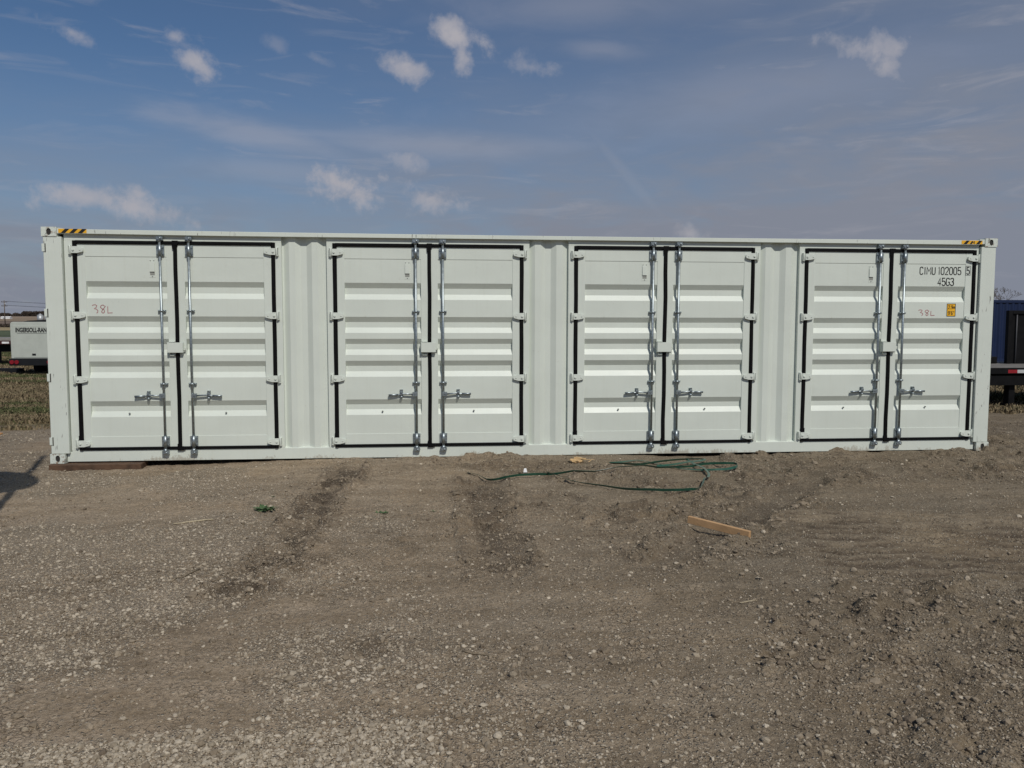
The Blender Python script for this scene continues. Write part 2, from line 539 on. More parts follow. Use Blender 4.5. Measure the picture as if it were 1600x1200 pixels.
def ground_material():
    mt = bpy.data.materials.new('bare_earth_and_gravel')
    mt.use_nodes = True
    t = NT(mt.node_tree)
    b = t.n['Principled BSDF']
    c = t.new('ShaderNodeTexCoord').outputs['Object']
    gravel = t.attr('gravel'); damp_and_shade = t.attr('damp_and_shade'); gras = t.attr('grassy'); grn = t.attr('green'); rough = t.attr('rough')
    n_big = t.noise(c, .55, 4, .6)
    n_mid = t.noise(c, 3.2, 6, .62)
    n_fine = t.noise(c, 38, 5, .65)
    n_grain = t.noise(c, 170, 3, .7)
    sepx = t.new('ShaderNodeSeparateXYZ'); t.l.new(c, sepx.inputs[0])
    warm = t.ramp(sepx.outputs[0], 3.0, 8.0)
    base = t.mix(warm, (.372, .303, .222), (.246, .205, .149))
    base = t.mix(t.ramp(n_mid, .35, .68), t.mix(1, base, (.80, .79, .77), 'MULTIPLY'), t.mix(1, base, (1.10, 1.10, 1.10), 'MULTIPLY'))
    base = t.mix(t.ramp(n_big, .4, .7, 0, .6), base, t.mix(1, base, (1.10, 1.05, .98), 'MULTIPLY'))
    base = t.mix(t.ramp(n_fine, .30, .70), t.mix(1, base, (.72, .70, .68), 'MULTIPLY'), t.mix(1, base, (1.16, 1.16, 1.16), 'MULTIPLY'))
    base = t.mix(t.ramp(n_grain, .3, .7), t.mix(1, base, (.74, .73, .72), 'MULTIPLY'), t.mix(1, base, (1.22, 1.22, 1.22), 'MULTIPLY'))
    rot = t.new('ShaderNodeMapping'); t.l.new(c, rot.inputs[0]); rot.inputs[2].default_value = (0, 0, -.62); rot.inputs[3].default_value = (.55, 3.6, 1)
    strk = t.noise(rot.outputs[0], 1.0, 5, .6, .5)
    base = t.mix(t.ramp(strk, .34, .66), t.mix(1, base, (.84, .82, .79), 'MULTIPLY'), t.mix(1, base, (1.09, 1.09, 1.09), 'MULTIPLY'))
    crm = t.new('ShaderNodeTexVoronoi', feature='DISTANCE_TO_EDGE')
    wv = t.mix(.06, c, t.noise(c, 14, 3, .6, 0, 1), 'ADD')
    t.l.new(wv, crm.inputs['Vector']); crm.inputs['Scale'].default_value = 27
    ck = t.math('MULTIPLY', t.ramp(crm.outputs['Distance'], .10, .02), t.math('MAXIMUM', t.ramp(n_mid, .46, .66), t.math('MULTIPLY', gravel, .6)))
    base = t.mix(t.math('MULTIPLY', ck, .55), base, t.mix(1, base, (.45, .42, .40), 'MULTIPLY'))  # darkens the gaps between crumbs, painting their shade
    # freshly turned moist soil, with crevice and pit shade painted in
    base = t.mix(t.math('MULTIPLY', damp_and_shade, .9), base, t.mix(t.ramp(n_fine, .3, .7), (.055, .042, .029), (.115, .088, .062)))
    # small stones lying in the surface
    heights = []
    for sc, thr in ((58, .95), (115, .9)):
        vo = t.new('ShaderNodeTexVoronoi', feature='F1')
        t.l.new(c, vo.inputs['Vector']); vo.inputs['Scale'].default_value = sc; vo.inputs['Randomness'].default_value = 1
        dist = vo.outputs['Distance']; vc = vo.outputs['Color']
        sx = t.new('ShaderNodeSeparateXYZ'); t.l.new(vc, sx.inputs[0])
        cover = t.math('ADD', t.math('MULTIPLY', gravel, thr), .13)
        on = t.math('LESS_THAN', sx.outputs[0], cover)
        inside = t.ramp(dist, .46, .30)
        mk = t.math('MULTIPLY', on, inside)
        stone = t.mix(sx.outputs[1], (.27, .228, .172), (.60, .53, .42))
        base = t.mix(t.math('MULTIPLY', mk, .85), base, stone)
        heights.append(t.math('MULTIPLY', mk, t.math('SUBTRACT', .5, dist)))
    # dead and green grass ground beyond the gravel
    gb = t.mix(t.ramp(t.noise(c, 5, 5, .7), .3, .7), (.10, .075, .042), (.26, .205, .125))
    gb = t.mix(t.math('MULTIPLY', grn, .75), gb, t.mix(n_fine, (.030, .045, .015), (.085, .105, .040)))
    base = t.mix(gras, base, gb)
    t.l.new(base, b.inputs['Base Color'])
    t.put(b.inputs['Roughness'], t.ramp(damp_and_shade, 0, 1, .95, .8))
    b.inputs['Specular IOR Level'].default_value = .18
    h = t.math('ADD', t.math('MULTIPLY', n_fine, .021), t.math('MULTIPLY', n_grain, .0065))
    h = t.math('MULTIPLY', h, t.ramp(rough, .3, 1.3, .7, 1.3))
    h = t.math('SUBTRACT', h, t.math('MULTIPLY', ck, .010))
    h = t.math('ADD', h, t.math('MULTIPLY', heights[0], .048))
    h = t.math('ADD', h, t.math('MULTIPLY', heights[1], .022))
    t.l.new(t.bump(h, .9, 1.0), b.inputs['Normal'])
    return mt


M_ground = ground_material()
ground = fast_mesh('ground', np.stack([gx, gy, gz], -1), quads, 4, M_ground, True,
                   dict(gravel=gg, damp_and_shade=gd, grassy=grassy, green=green, rough=gr_))
ground['kind'] = 'structure'


# ------------------------------------------------------------------ stones and clods
def ico():
    t = (1 + 5 ** .5) / 2
    v = np.array([(-1, t, 0), (1, t, 0), (-1, -t, 0), (1, -t, 0), (0, -1, t), (0, 1, t), (0, -1, -t), (0, 1, -t), (t, 0, -1), (t, 0, 1), (-t, 0, -1), (-t, 0, 1)], float)
    v /= np.linalg.norm(v[0])
    f = np.array([(0, 11, 5), (0, 5, 1), (0, 1, 7), (0, 7, 10), (0, 10, 11), (1, 5, 9), (5, 11, 4), (11, 10, 2), (10, 7, 6), (7, 1, 8), (3, 9, 4), (3, 4, 2), (3, 2, 6), (3, 6, 8), (3, 8, 9), (4, 9, 5), (2, 4, 11), (6, 2, 10), (8, 6, 7), (9, 8, 1)])
    return v, f


IV, IF = ico()


def ico2():
    vs = [tuple(p) for p in IV]; fs = []; mid = {}
    def mp(a, b):
        k = (min(a, b), max(a, b))
        if k not in mid:
            q = (np.array(vs[a]) + np.array(vs[b])) / 2; q /= np.linalg.norm(q)
            mid[k] = len(vs); vs.append(tuple(q))
        return mid[k]
    for a, b, c in IF:
        x, y, z = mp(a, b), mp(b, c), mp(c, a)
        fs += [(a, x, z), (b, y, x), (c, z, y), (x, y, z)]
    return np.array(vs), np.array(fs)


IV2, IF2 = ico2()


def scatter_rocks(name, n, size_lo, size_hi, power, weight, mat, flat=(.45, .8), base=(IV, IF), jag=.22, seed=1, sink=.30, dmax=14.0):
    r = np.random.default_rng(seed)
    # candidates spread over the part of the lot the lens looks at, thicker nearby
    k = n * 6
    d = 2.3 + (dmax - 2.3) * r.random(k) ** 1.5
    a = YAW + (r.random(k) * 2 - 1) * .72
    x = CAM[0] + d * np.tan(a); y = CAM[1] + d
    z, g, dm, rg = ground_parts(x, y)
    s = size_lo * (1 - r.random(k) * (1 - (size_lo / size_hi) ** power)) ** (-1 / power)
    w = weight(x, y, g, dm, rg)
    keep = (r.random(k) < w) & (s > .0011 * d) & ~((y > -.02) & (y < 2.5) & (x > -.05) & (x < 12.25)) & (y < 5)
    sel = np.where(keep)[0][:n]
    x, y, z, s, g = x[sel], y[sel], z[sel], s[sel], g[sel]
    m_ = len(x)
    bv, bf = base
    nb = len(bv)
    var = 24
    shapes = []
    for q in range(var):
        jit = 1 + jag * (r.random((nb, 1)) * 2 - 1)
        sh = bv * jit
        # a couple of flat facets
        for _ in range(3):
            nrm = r.normal(size=3); nrm /= np.linalg.norm(nrm)
            pr = sh @ nrm; lim = .62 + .2 * r.random()
            sh = sh - np.outer(np.maximum(pr - lim, 0), nrm)
        sh = sh * np.array([1, .6 + .4 * r.random(), flat[0] + (flat[1] - flat[0]) * r.random()])
        shapes.append(sh)
    shapes = np.array(shapes)
    pick = r.integers(0, var, m_)
    V = shapes[pick] * (s * .5)[:, None, None]
    # tilt and turn
    tx = (r.random(m_) - .5) * .9; c, s_ = np.cos(tx)[:, None], np.sin(tx)[:, None]
    V = np.stack([V[..., 0], V[..., 1] * c - V[..., 2] * s_, V[..., 1] * s_ + V[..., 2] * c], -1)
    th = r.random(m_) * 2 * np.pi; c, s_ = np.cos(th)[:, None], np.sin(th)[:, None]
    V = np.stack([V[..., 0] * c - V[..., 1] * s_, V[..., 0] * s_ + V[..., 1] * c, V[..., 2]], -1)
    V = V + np.stack([x, y, z + s * (.5 - sink) * .6], -1)[:, None, :]
    F = (bf[None] + (np.arange(m_) * nb)[:, None, None]).reshape(-1, 3)
    tone = np.repeat(r.random(m_), nb)
    return fast_mesh(name, V.reshape(-1, 3), F, 3, mat, False, dict(tone=tone))


def rock_material(name, lo, hi, tint):
    mt = bpy.data.materials.new(name)
    mt.use_nodes = True
    t = NT(mt.node_tree); b = t.n['Principled BSDF']
    c = t.new('ShaderNodeTexCoord').outputs['Object']
    tone = t.attr('tone')
    cc = t.mix(tone, lo, hi)
    cc = t.mix(t.ramp(t.math('FRACT', t.math('MULTIPLY', tone, 13.7)), .7, 1.0, 0, .7), cc, tint)
    cc = t.mix(t.ramp(t.noise(c, 130, 4, .65), .3, .7), t.mix(1, cc, (.78, .77, .75), 'MULTIPLY'), cc)
    t.l.new(cc, b.inputs['Base Color'])
    b.inputs['Roughness'].default_value = .92
    b.inputs['Specular IOR Level'].default_value = .2
    t.l.new(t.bump(t.noise(c, 190, 3, .6), .5, .004), b.inputs['Normal'])
    return mt


M_stone = rock_material('limestone_gravel', (.27, .225, .165), (.56, .49, .385), (.36, .30, .22))
M_clod = rock_material('dry_earth_clods', (.19, .152, .108), (.33, .272, .20), (.13, .10, .073))

o = scatter_rocks('gravel', 58000, .008, .034, 2.4, lambda x, y, g, d, r: .05 + .95 * g ** 1.3, M_stone, seed=3)
tag(o, 'pale limestone gravel spread over the bare lot', None, kind='stuff')
o = scatter_rocks('coarse_gravel', 7000, .012, .042, 2.2, lambda x, y, g, d, r: 1.0 * (sst(-6.78, -6.92, y + .12 * fbm(x, y, .6, 3, 151) - .05 * (x - 4.)) * (1 - sst(4.4, 5.0, x)) * sst(2.2, 2.7, x) > .5 * np.ones_like(x)), M_stone, seed=31, dmax=4.2)
tag(o, 'packed band of coarse pale gravel at the bottom edge of the lot', None, kind='stuff')
o = scatter_rocks('stones', 1500, .022, .055, 3.2, lambda x, y, g, d, r: .12 + .5 * g, M_stone, base=(IV2, IF2), jag=.16, seed=5)
tag(o, 'larger pale stones lying about on the lot', None, kind='stuff')
o = scatter_rocks('earth_clods', 42000, .009, .050, 2.3, lambda x, y, g, d, r: (.10 + .9 * np.clip(r - .62, 0, 1) + .6 * d) * np.where((x > 7.5) & (x < 10.5) & (y > -5) & (y < -2.2), .2, 1), M_clod, flat=(.55, .95), jag=.3, seed=9)
tag(o, 'loose clods of dry brown earth along the ruts', None, kind='stuff')
o = scatter_rocks('large_earth_clods', 800, .038, .085, 2.8, lambda x, y, g, d, r: np.clip(r - .95, 0, 1) * 1.2, M_clod, flat=(.5, .8), base=(IV2, IF2), jag=.30, seed=13, sink=.45)
tag(o, 'big broken clods of brown earth at the right of the lot', None, kind='stuff')


# ------------------------------------------------------------------ container paint
def paint(name, col, scuff=0.0, mud=True, rust=0.0, rough=.42, wave=.5):
    mt = bpy.data.materials.new(name)
    mt.use_nodes = True
    t = NT(mt.node_tree); b = t.n['Principled BSDF']
    c = t.new('ShaderNodeTexCoord').outputs['Object']
    sp = t.new('ShaderNodeSeparateXYZ'); t.l.new(c, sp.inputs[0])
    z = sp.outputs[2]
    nb = t.noise(c, 1.3, 5, .6)
    base = t.mix(t.ramp(nb, .3, .7), tuple(x * .965 for x in col), tuple(x * 1.02 for x in col))
    # faint vertical rain streaks and dust
    st = t.noise(t.scale(c, (34, 34, 1.1)), 1.0, 4, .6)
    base = t.mix(t.ramp(st, .50, .80, 0, .16), base, tuple(a * k for a, k in zip(col, (.80, .77, .70))))
    if mud:
        sl = t.noise(t.scale(c, (26, 26, 16)), 1.0, 6, .7)
        patch = t.noise(t.scale(c, (1.1, 1, 1)), 1.0, 3, .5)
        lift = t.math('SUBTRACT', t.ramp(z, .0, .13, .34, .0), t.ramp(patch, .40, .62, .34, .0))
        mk = t.ramp(t.math('ADD', t.math('SUBTRACT', sl, .62), lift), -.02, .20, 0, .55)
        base = t.mix(mk, base, (.27, .22, .155))
    if scuff:
        s1 = t.noise(t.scale(c, (60, 60, 5.5)), 1.0, 3, .5, .8)
        s2 = t.noise(c, 3.1, 2, .5)
        mk = t.math('MULTIPLY', t.ramp(s1, .63, .68), t.ramp(s2, .52, .58))
        base = t.mix(t.math('MULTIPLY', mk, scuff), base, (.16, .15, .14))
    if rust:
        s3 = t.noise(c, 22, 5, .7)
        base = t.mix(t.math('MULTIPLY', t.ramp(s3, .53, .62), rust), base, (.20, .105, .05))
        s4 = t.noise(c, 9, 3, .6)
        base = t.mix(t.math('MULTIPLY', t.ramp(s4, .58, .64), rust * .8), base, (.07, .06, .05))
    t.l.new(base, b.inputs['Base Color'])
    t.put(b.inputs['Roughness'], t.ramp(nb, .2, .8, rough * .9, rough * 1.15))
    b.inputs['Specular IOR Level'].default_value = .38
    h = t.noise(t.scale(c, (1, 1, 1.2)), 2.2, 2, .5)
    t.l.new(t.bump(h, wave, .010), b.inputs['Normal'])
    return mt


WHITE = (.632, .678, .615)
M_white = paint('white_container_paint', WHITE)
M_scuff = paint('white_paint_scuffed', WHITE, scuff=.8)
M_cast = paint('white_paint_chipped', WHITE, rust=.75, mud=True)
M_rubber = material('black_rubber', (.0045, .0045, .005), .6, 0, .2, 20, spec=.12)
M_zinc = material('zinc_plated_steel', (.33, .375, .39), .42, .84, .22, 34)
M_dark = material('hole_shade_and_dark_parts', (.03, .028, .025), .8)  # dark colour for painted hole shade, also the seam and floor
M_ink = material('black_lettering', (.018, .018, .019), .6, spec=.25)
M_marker = material('red_marker', (.36, .12, .13), .6)
M_yellow = material('yellow_sticker', (.80, .43, .025), .5, 0, .05)
M_black = material('black_vinyl', (.014, .013, .012), .5, 0, .1)
M_bolt = material('steel_bolt', (.25, .26, .25), .4, .7)

DEPTH = .039
YD = .046           # door plane behind the corner posts


def corrugated(x0, x1, z0, z1, y_out, first=.0, lead='in', rec=.071, out=.071, slope=.068, depth=DEPTH):
    """vertical trapezoid corrugations between x0 and x1; returns outline points (x, y)"""
    pts = []; x = x0; state = 'in'
    pts.append((x, y_out + depth))
    x += first
    while True:
        for seg, nxt in (('flat_in', rec), ('up', slope), ('flat_out', out), ('down', slope)):
            if seg == 'flat_in':
                if x > x0 + first or first == 0: x += nxt if x > x0 + first else rec * .5
                y = y_out + depth
            elif seg == 'up': x += nxt; y = y_out
            elif seg == 'flat_out': x += nxt; y = y_out
            else: x += nxt; y = y_out + depth
            if x >= x1:
                px, py = pts[-1]
                k = (x1 - px) / max(1e-6, x - px)
                pts.append((x1, py + (y - py) * k))
                return pts
            pts.append((x, y))


def corr_mesh(mb, pts, z0, z1, thick=.004, axis='x'):
    n = len(pts)
    f = lambda p, z: (p[0], p[1], z) if axis == 'x' else (p[1], p[0], z)
    vs = [f(p, z0) for p in pts] + [f(p, z1) for p in pts]
    mb.add(vs, [(i, i + 1, n + i + 1, n + i) for i in range(n - 1)])


def casting(mb, x0, x1, y0, y1, z0, z1, front):
    """corner casting: block whose front face (at y=front) carries an oval hole"""
    mb_front_y = front
    cx, cz = (x0 + x1) / 2, (z0 + z1) / 2
    rx, rz = .027, .040
    n = 24
    ring = []; outer = []
    for i in range(n):
        t = 2 * math.pi * (i + .5) / n
        ring.append((cx + rx * math.cos(t), cz + rz * math.copysign(abs(math.sin(t)) ** .8, math.sin(t))))
        hx, hz = (x1 - x0) / 2, (z1 - z0) / 2
        k = min(hx / max(1e-6, abs(math.cos(t))), hz / max(1e-6, abs(math.sin(t))))
        outer.append((cx + k * math.cos(t), cz + k * math.sin(t)))
    deep = .014 if front == y0 else -.014
    vs = [(p[0], front, p[1]) for p in outer] + [(p[0], front, p[1]) for p in ring] + [(p[0], front + deep, p[1]) for p in ring]
    fs = []
    for i in range(n):
        j = (i + 1) % n
        fs.append((i, j, n + j, n + i)); fs.append((n + i, n + j, 2 * n + j, 2 * n + i))
    hole = MB()
    sg = 1 if front == y0 else -1
    hole.add([(p[0], front + sg * .012, p[1]) for p in ring], [tuple(range(n))])  # dark disc paints the shade inside the hollow casting
    # corners of the front face
    mb.add(vs, fs)
    o = len(mb.v)
    cs = [(x0, z0), (x1, z0), (x1, z1), (x0, z1)]
    for c_ in cs:
        d = sorted(range(n), key=lambda i: (outer[i][0] - c_[0]) ** 2 + (outer[i][1] - c_[1]) ** 2)[:2]
        mb.add([(c_[0], front, c_[1]), (outer[d[0]][0], front, outer[d[0]][1]), (outer[d[1]][0], front, outer[d[1]][1])], [(0, 1, 2)])
    back = y1 if front == y0 else y0
    vs = [(x0, front, z0), (x1, front, z0), (x1, front, z1), (x0, front, z1), (x0, back, z0), (x1, back, z0), (x1, back, z1), (x0, back, z1)]
    mb.add(vs, [(0, 1, 5, 4), (1, 2, 6, 5), (2, 3, 7, 6), (3, 0, 4, 7), (4, 5, 6, 7)])
    return hole


# ------------------------------------------------------------------ lettering strokes
GLYPH = {
    'C': [[(1, .8), (.9, .94), (.65, 1), (.35, 1), (.1, .93), (0, .78), (0, .22), (.1, .07), (.35, 0), (.65, 0), (.9, .06), (1, .2)]],
    'I': [[(.5, 0), (.5, 1)]],
    '1': [[(.3, .86), (.52, 1), (.52, 0)]],
    'M': [[(0, 0), (0, 1), (.5, .42), (1, 1), (1, 0)]],
    'U': [[(0, 1), (0, .22), (.12, .06), (.35, 0), (.65, 0), (.88, .06), (1, .22), (1, 1)]],
    '0': [[(.5, 1), (.3, .99), (.08, .9), (0, .75), (0, .25), (.08, .1), (.3, .01), (.5, 0), (.7, .01), (.92, .1), (1, .25), (1, .75), (.92, .9), (.7, .99), (.5, 1)]],
    '2': [[(0, .76), (.08, .92), (.33, 1), (.67, 1), (.92, .93), (1, .78), (.97, .6), (.02, .0), (1, 0)]],
    '5': [[(.95, 1), (.08, 1), (.04, .52), (.3, .6), (.65, .6), (.9, .52), (1, .36), (1, .2), (.9, .06), (.65, 0), (.35, 0), (.1, .06), (0, .2)]],
    '4': [[(.72, 0), (.72, 1), (0, .28), (1, .28)]],
    'G': [[(1, .8), (.9, .94), (.65, 1), (.35, 1), (.1, .93), (0, .78), (0, .22), (.1, .07), (.35, 0), (.65, 0), (.9, .06), (1, .2), (1, .46), (.58, .46)]],
    '3': [[(0, .82), (.12, .95), (.4, 1), (.65, 1), (.9, .94), (.97, .78), (.88, .6), (.45, .53)], [(.45, .53), (.9, .46), (1, .26), (.9, .07), (.65, 0), (.35, 0), (.1, .05), (0, .2)]],
    '6': [[(.92, .88), (.65, 1), (.32, .97), (.06, .76), (0, .3), (.15, .05), (.5, 0), (.85, .05), (1, .28), (.85, .52), (.5, .57), (.08, .42)]],
    '9': [[(.08, .12), (.35, 0), (.68, .03), (.94, .24), (1, .7), (.85, .95), (.5, 1), (.15, .95), (0, .72), (.15, .48), (.5, .43), (.92, .58)]],
    'm': [[(0, 0), (0, .6)], [(0, .5), (.2, .62), (.4, .6), (.5, .45), (.5, 0)], [(.5, .45), (.65, .62), (.85, .6), (1, .45), (1, 0)]],
    ',': [[(.55, .1), (.4, -.12)]],
    "'": [[(.5, 1), (.45, .75)]],
    '"': [[(.3, 1), (.3, .75)], [(.7, 1), (.7, .75)]],
    'L': [[(.1, 1), (.1, .0), (.9, .03)]],
    'h3': [[(.0, .88), (.22, .98), (.55, 1), (.78, .9), (.7, .7), (.35, .52), (.7, .47), (.95, .3), (.9, .08), (.7, -.02)]],
    'h8': [[(.85, .82), (.6, .98), (.25, .9), (.12, .68), (.4, .52), (.75, .38), (.8, .12), (.55, -.03), (.3, .12), (.45, .38), (.75, .6), (1, .85)]],
}


def ribbon(mb, pts, w, y):
    n = len(pts)
    closed = pts[0] == pts[-1]
    L = []; R = []
    for i in range(n):
        a = pts[i - 1] if i > 0 else (pts[n - 2] if closed else pts[i])
        b = pts[i + 1] if i < n - 1 else (pts[1] if closed else pts[i])
        p = pts[i]
        d1 = Vector((p[0] - a[0], p[1] - a[1])); d2 = Vector((b[0] - p[0], b[1] - p[1]))
        if d1.length < 1e-9: d1 = d2
        if d2.length < 1e-9: d2 = d1
        d1.normalize(); d2.normalize()
        n1_ = Vector((-d1.y, d1.x)); n2_ = Vector((-d2.y, d2.x))
        mm = n1_ + n2_
        if mm.length < 1e-3: mm = n1_
        mm.normalize()
        k = min(1.6, 1 / max(.35, mm.dot(n1_)))
        L.append((p[0] + mm.x * w * k / 2, p[1] + mm.y * w * k / 2)); R.append((p[0] - mm.x * w * k / 2, p[1] - mm.y * w * k / 2))
    vs = [(q[0], y, q[1]) for q in L] + [(q[0], y, q[1]) for q in R]
    mb.add(vs, [(i, i + 1, n + i + 1, n + i) for i in range(n - 1)])


def write(mb, chars, x, z, h, wch, gap, stroke, y, space=None):
    for ch in chars:
        if ch == ' ':
            x += space if space else wch + gap
            continue
        ww = wch * (.45 if ch in "I1,'" else 1.25 if ch == 'm' else 1.3 if ch == 'M' else 1)
        for k, st in enumerate(GLYPH[ch]):
            ox = x - (wch * .28 if ch in "I1,'" else 0)
            sc = wch if ch in "I1,'" else ww
            ribbon(mb, [(ox + p[0] * sc, z + p[1] * h) for p in st], stroke, y - .0003 * k)
        x += ww + gap
    return x


# ------------------------------------------------------------------ the white container
box_c = thing('shipping_container', 'long white high cube shipping container with four pairs of side doors', 'shipping container', (0, 0, 0))
L_, D_, H_ = 12.192, 2.438, 2.868
BX = box_c
for sx in (0, 1):
    for sy in (0, 1):
        mb = MB()
        a0, a1 = (0.006, .216) if sx == 0 else (L_ - .212, L_ - .006)
        b0, b1 = (.004, .12) if sy == 0 else (D_ - .12, D_ - .004)
        mb.box(a0, a1, b0, b1, .120, 2.752)
        o = mb.build('corner_post', M_scuff if sy == 0 else M_white, BX, .004)
        for z0, z1 in ((0, .118), (2.754, H_)):
            mb = MB()
            c0, c1 = (-.008, .168) if sx == 0 else (L_ - .168, L_ + .008)
            d0, d1 = (-.004, .155) if sy == 0 else (D_ - .155, D_ + .004)
            hole = casting(mb, c0, c1, d0, d1, z0, z1, d0 if sy == 0 else d1)
            cc_ = mb.build('corner_casting', M_cast, BX)
            hole.build('hole_shade', M_dark, cc_)
        if sy == 0:
            mb = MB()
            if sx == 0: mb.box(.17, .24, .004, .10, 2.79, 2.853)
            else: mb.box(L_ - .24, L_ - .17, .004, .10, 2.79, 2.853)
            mb.build('rail_end_plate', M_white, BX, .002)
# end-door hinge lugs wrapped round the left post
for z in (2.62, 1.84, 1.055, .275):
    mb = MB()
    mb.box(-.007, .026, -.006, .003, z - .047, z + .047)
    lug = mb.build('hinge_lug', M_white, BX, .002)
    mb = MB(); mb.box(.0265, .037, .0015, .0035, z - .055, z + .05)
    mb.build('slot_shade', M_dark, lug)  # dark strip on the post face, painted as the shaded gap
# top rail (it sags a little at mid length), split at the weld seam
mb = MB()
N = 24
xs_r = [.24 + (L_ - .48) * i / N for i in range(N + 1)]
prof = [(.002, 0), (.002, 1), (.060, 1), (.060, 0)]
vs = []
for x in xs_r:
    u = (x - 6.1) / 6.1
    top = 2.829 + .014 * u * u - .002 * u
    bot = 2.780 + .012 * (1 - min(1, x / 2.0)) if x < 2 else 2.780
    for (y, k) in prof: vs.append((x, y, top if k else bot))
fs = [(4 * i + k, 4 * i + (k + 1) % 4, 4 * i + 4 + (k + 1) % 4, 4 * i + 4 + k) for i in range(N) for k in range(4)]
fs += [(0, 1, 2, 3), (4 * N + 3, 4 * N + 2, 4 * N + 1, 4 * N)]
mb.add(vs, fs)
tr_ = mb.build('top_rail', M_scuff, BX, .003)
mb = MB(); mb.box(4.452, 4.458, .0005, .004, 2.79, 2.826); mb.build('weld_seam', M_dark, tr_)


def hazard(x0, x1, z0, z1, y, n, slant, broken=False):
    mb = MB(); mb.box(x0, x1, y, y + .0015, z0, z1)
    base = mb.build('hazard_stripe', M_yellow, BX)
    mb = MB(); w = (x1 - x0) / (n * 2 + .6)
    for i in range(n):
        a = x0 + w * (.55 + 2 * i)
        if broken and i == 1:
            mb.add([(a, y - .001, z0), (a + w * .6, y - .001, z0), (a + w * 1.2, y - .001, z0 + (z1 - z0) * .62), (a + slant * .75, y - .001, z1 - .004)], [(0, 1, 2, 3)])
            mb.add([(a + w * 1.15, y - .001, z0 + .012), (a + w * 1.5, y - .001, z0), (a + w * 1.55, y - .001, z1 - .004), (a + w * 1.3, y - .001, z1 - .01)], [(0, 1, 2, 3)])
        else:
            mb.add([(a, y - .001, z0), (a + w * 1.05, y - .001, z0), (a + w * 1.05 + slant, y - .001, z1), (a + slant, y - .001, z1)], [(0, 1, 2, 3)])
    mb.build('black_band', M_black, base)


hazard(.190, .515, 2.797, 2.846, -.0005, 3, .050)
hazard(11.69, 11.985, 2.789, 2.836, -.0005, 3, .042, True)
# bottom rail, with its notched ends
mb = MB()
mb.prism([(.175, .012), (L_ - .175, .012), (L_ - .175, .118), (L_ - .225, .121), (L_ - .225, .150), (.232, .150), (.232, .135), (.175, .118)], 'y', YD, YD + .10)
mb.build('bottom_rail', M_white, BX, .003)
mb = MB(); mb.box(.17, L_ - .17, D_ - .12, D_ - .02, .012, .15); mb.build('bottom_rail', M_white, BX, .003)
mb = MB(); mb.box(.24, L_ - .24, D_ - .06, D_ - .002, 2.78, 2.84); mb.build('top_rail', M_white, BX, .003)
mb = MB(); mb.box(.02, L_ - .02, .065, D_ - .065, 2.79, 2.822); mb.build('roof', M_white, BX)
mb = MB(); mb.box(.18, L_ - .18, .16, D_ - .13, .10, .14); mb.build('floor_deck', M_dark, BX)
# ends and back
for x, sgn in ((.05, 1), (L_ - .05, -1)):
    mb = MB()
    corr_mesh(mb, [(a, x + sgn * (b)) for a, b in corrugated(.122, D_ - .122, 0, 0, 0)], .12, 2.79, axis='y')
    mb.build('end_wall', M_white, BX)
mb = MB(); corr_mesh(mb, [(a, D_ - .03 - b) for a, b in corrugated(.217, L_ - .217, 0, 0, 0)], .15, 2.79); mb.build('back_wall', M_white, BX)

DOORS = [1.523, 4.616, 7.664, 10.740]
HALF = 1.185
# corrugated wall panels between the door pairs
for i in range(3):
    x0, x1 = DOORS[i] + 1.272, DOORS[i + 1] - 1.272
    mb = MB()
    wid = x1 - x0
    y_o = YD + .010
    pts = [(x0, y_o + DEPTH)]
    x = x0 + (.022 if i == 0 else .004)
    pts.append((x, y_o + DEPTH))
    for k in range(2):
        x += .068; pts.append((x, y_o)); x += .072; pts.append((x, y_o))
        x += .066; pts.append((x, y_o + DEPTH)); x += .071
        if k == 0: pts.append((x, y_o + DEPTH))
    pts.append((max(x1, x - .03), y_o + DEPTH))
    pts = [p for p in pts if p[0] <= x1 + .001] + [(x1 + .004, y_o + DEPTH)]
    corr_mesh(mb, pts, .146, 2.79)
    mb.build('side_panel', M_white, BX)
    mb = MB()
    mb.prism([(y_o - .008, .150), (y_o + .06, .150), (y_o + .06, .168)], 'x', x0, x1)
    mb.build('panel_sill', M_white, BX)


def frame(cx, i):
    mb = MB()
    lo = -1.272 if i > 0 else -(cx - .228)
    hi = 1.272 if i < 3 else (L_ - .222 - cx)
    mb.box(cx + lo, cx - HALF + .02, YD, YD + .10, .1505, 2.715)
    mb.box(cx + HALF - .02, cx + hi, YD, YD + .10, .1505, 2.715)
    mb.box(cx + lo, cx + hi, YD + .0005, YD + .10, 2.7152, 2.792)
    return mb.build('door_frame', M_white, BX, .002)


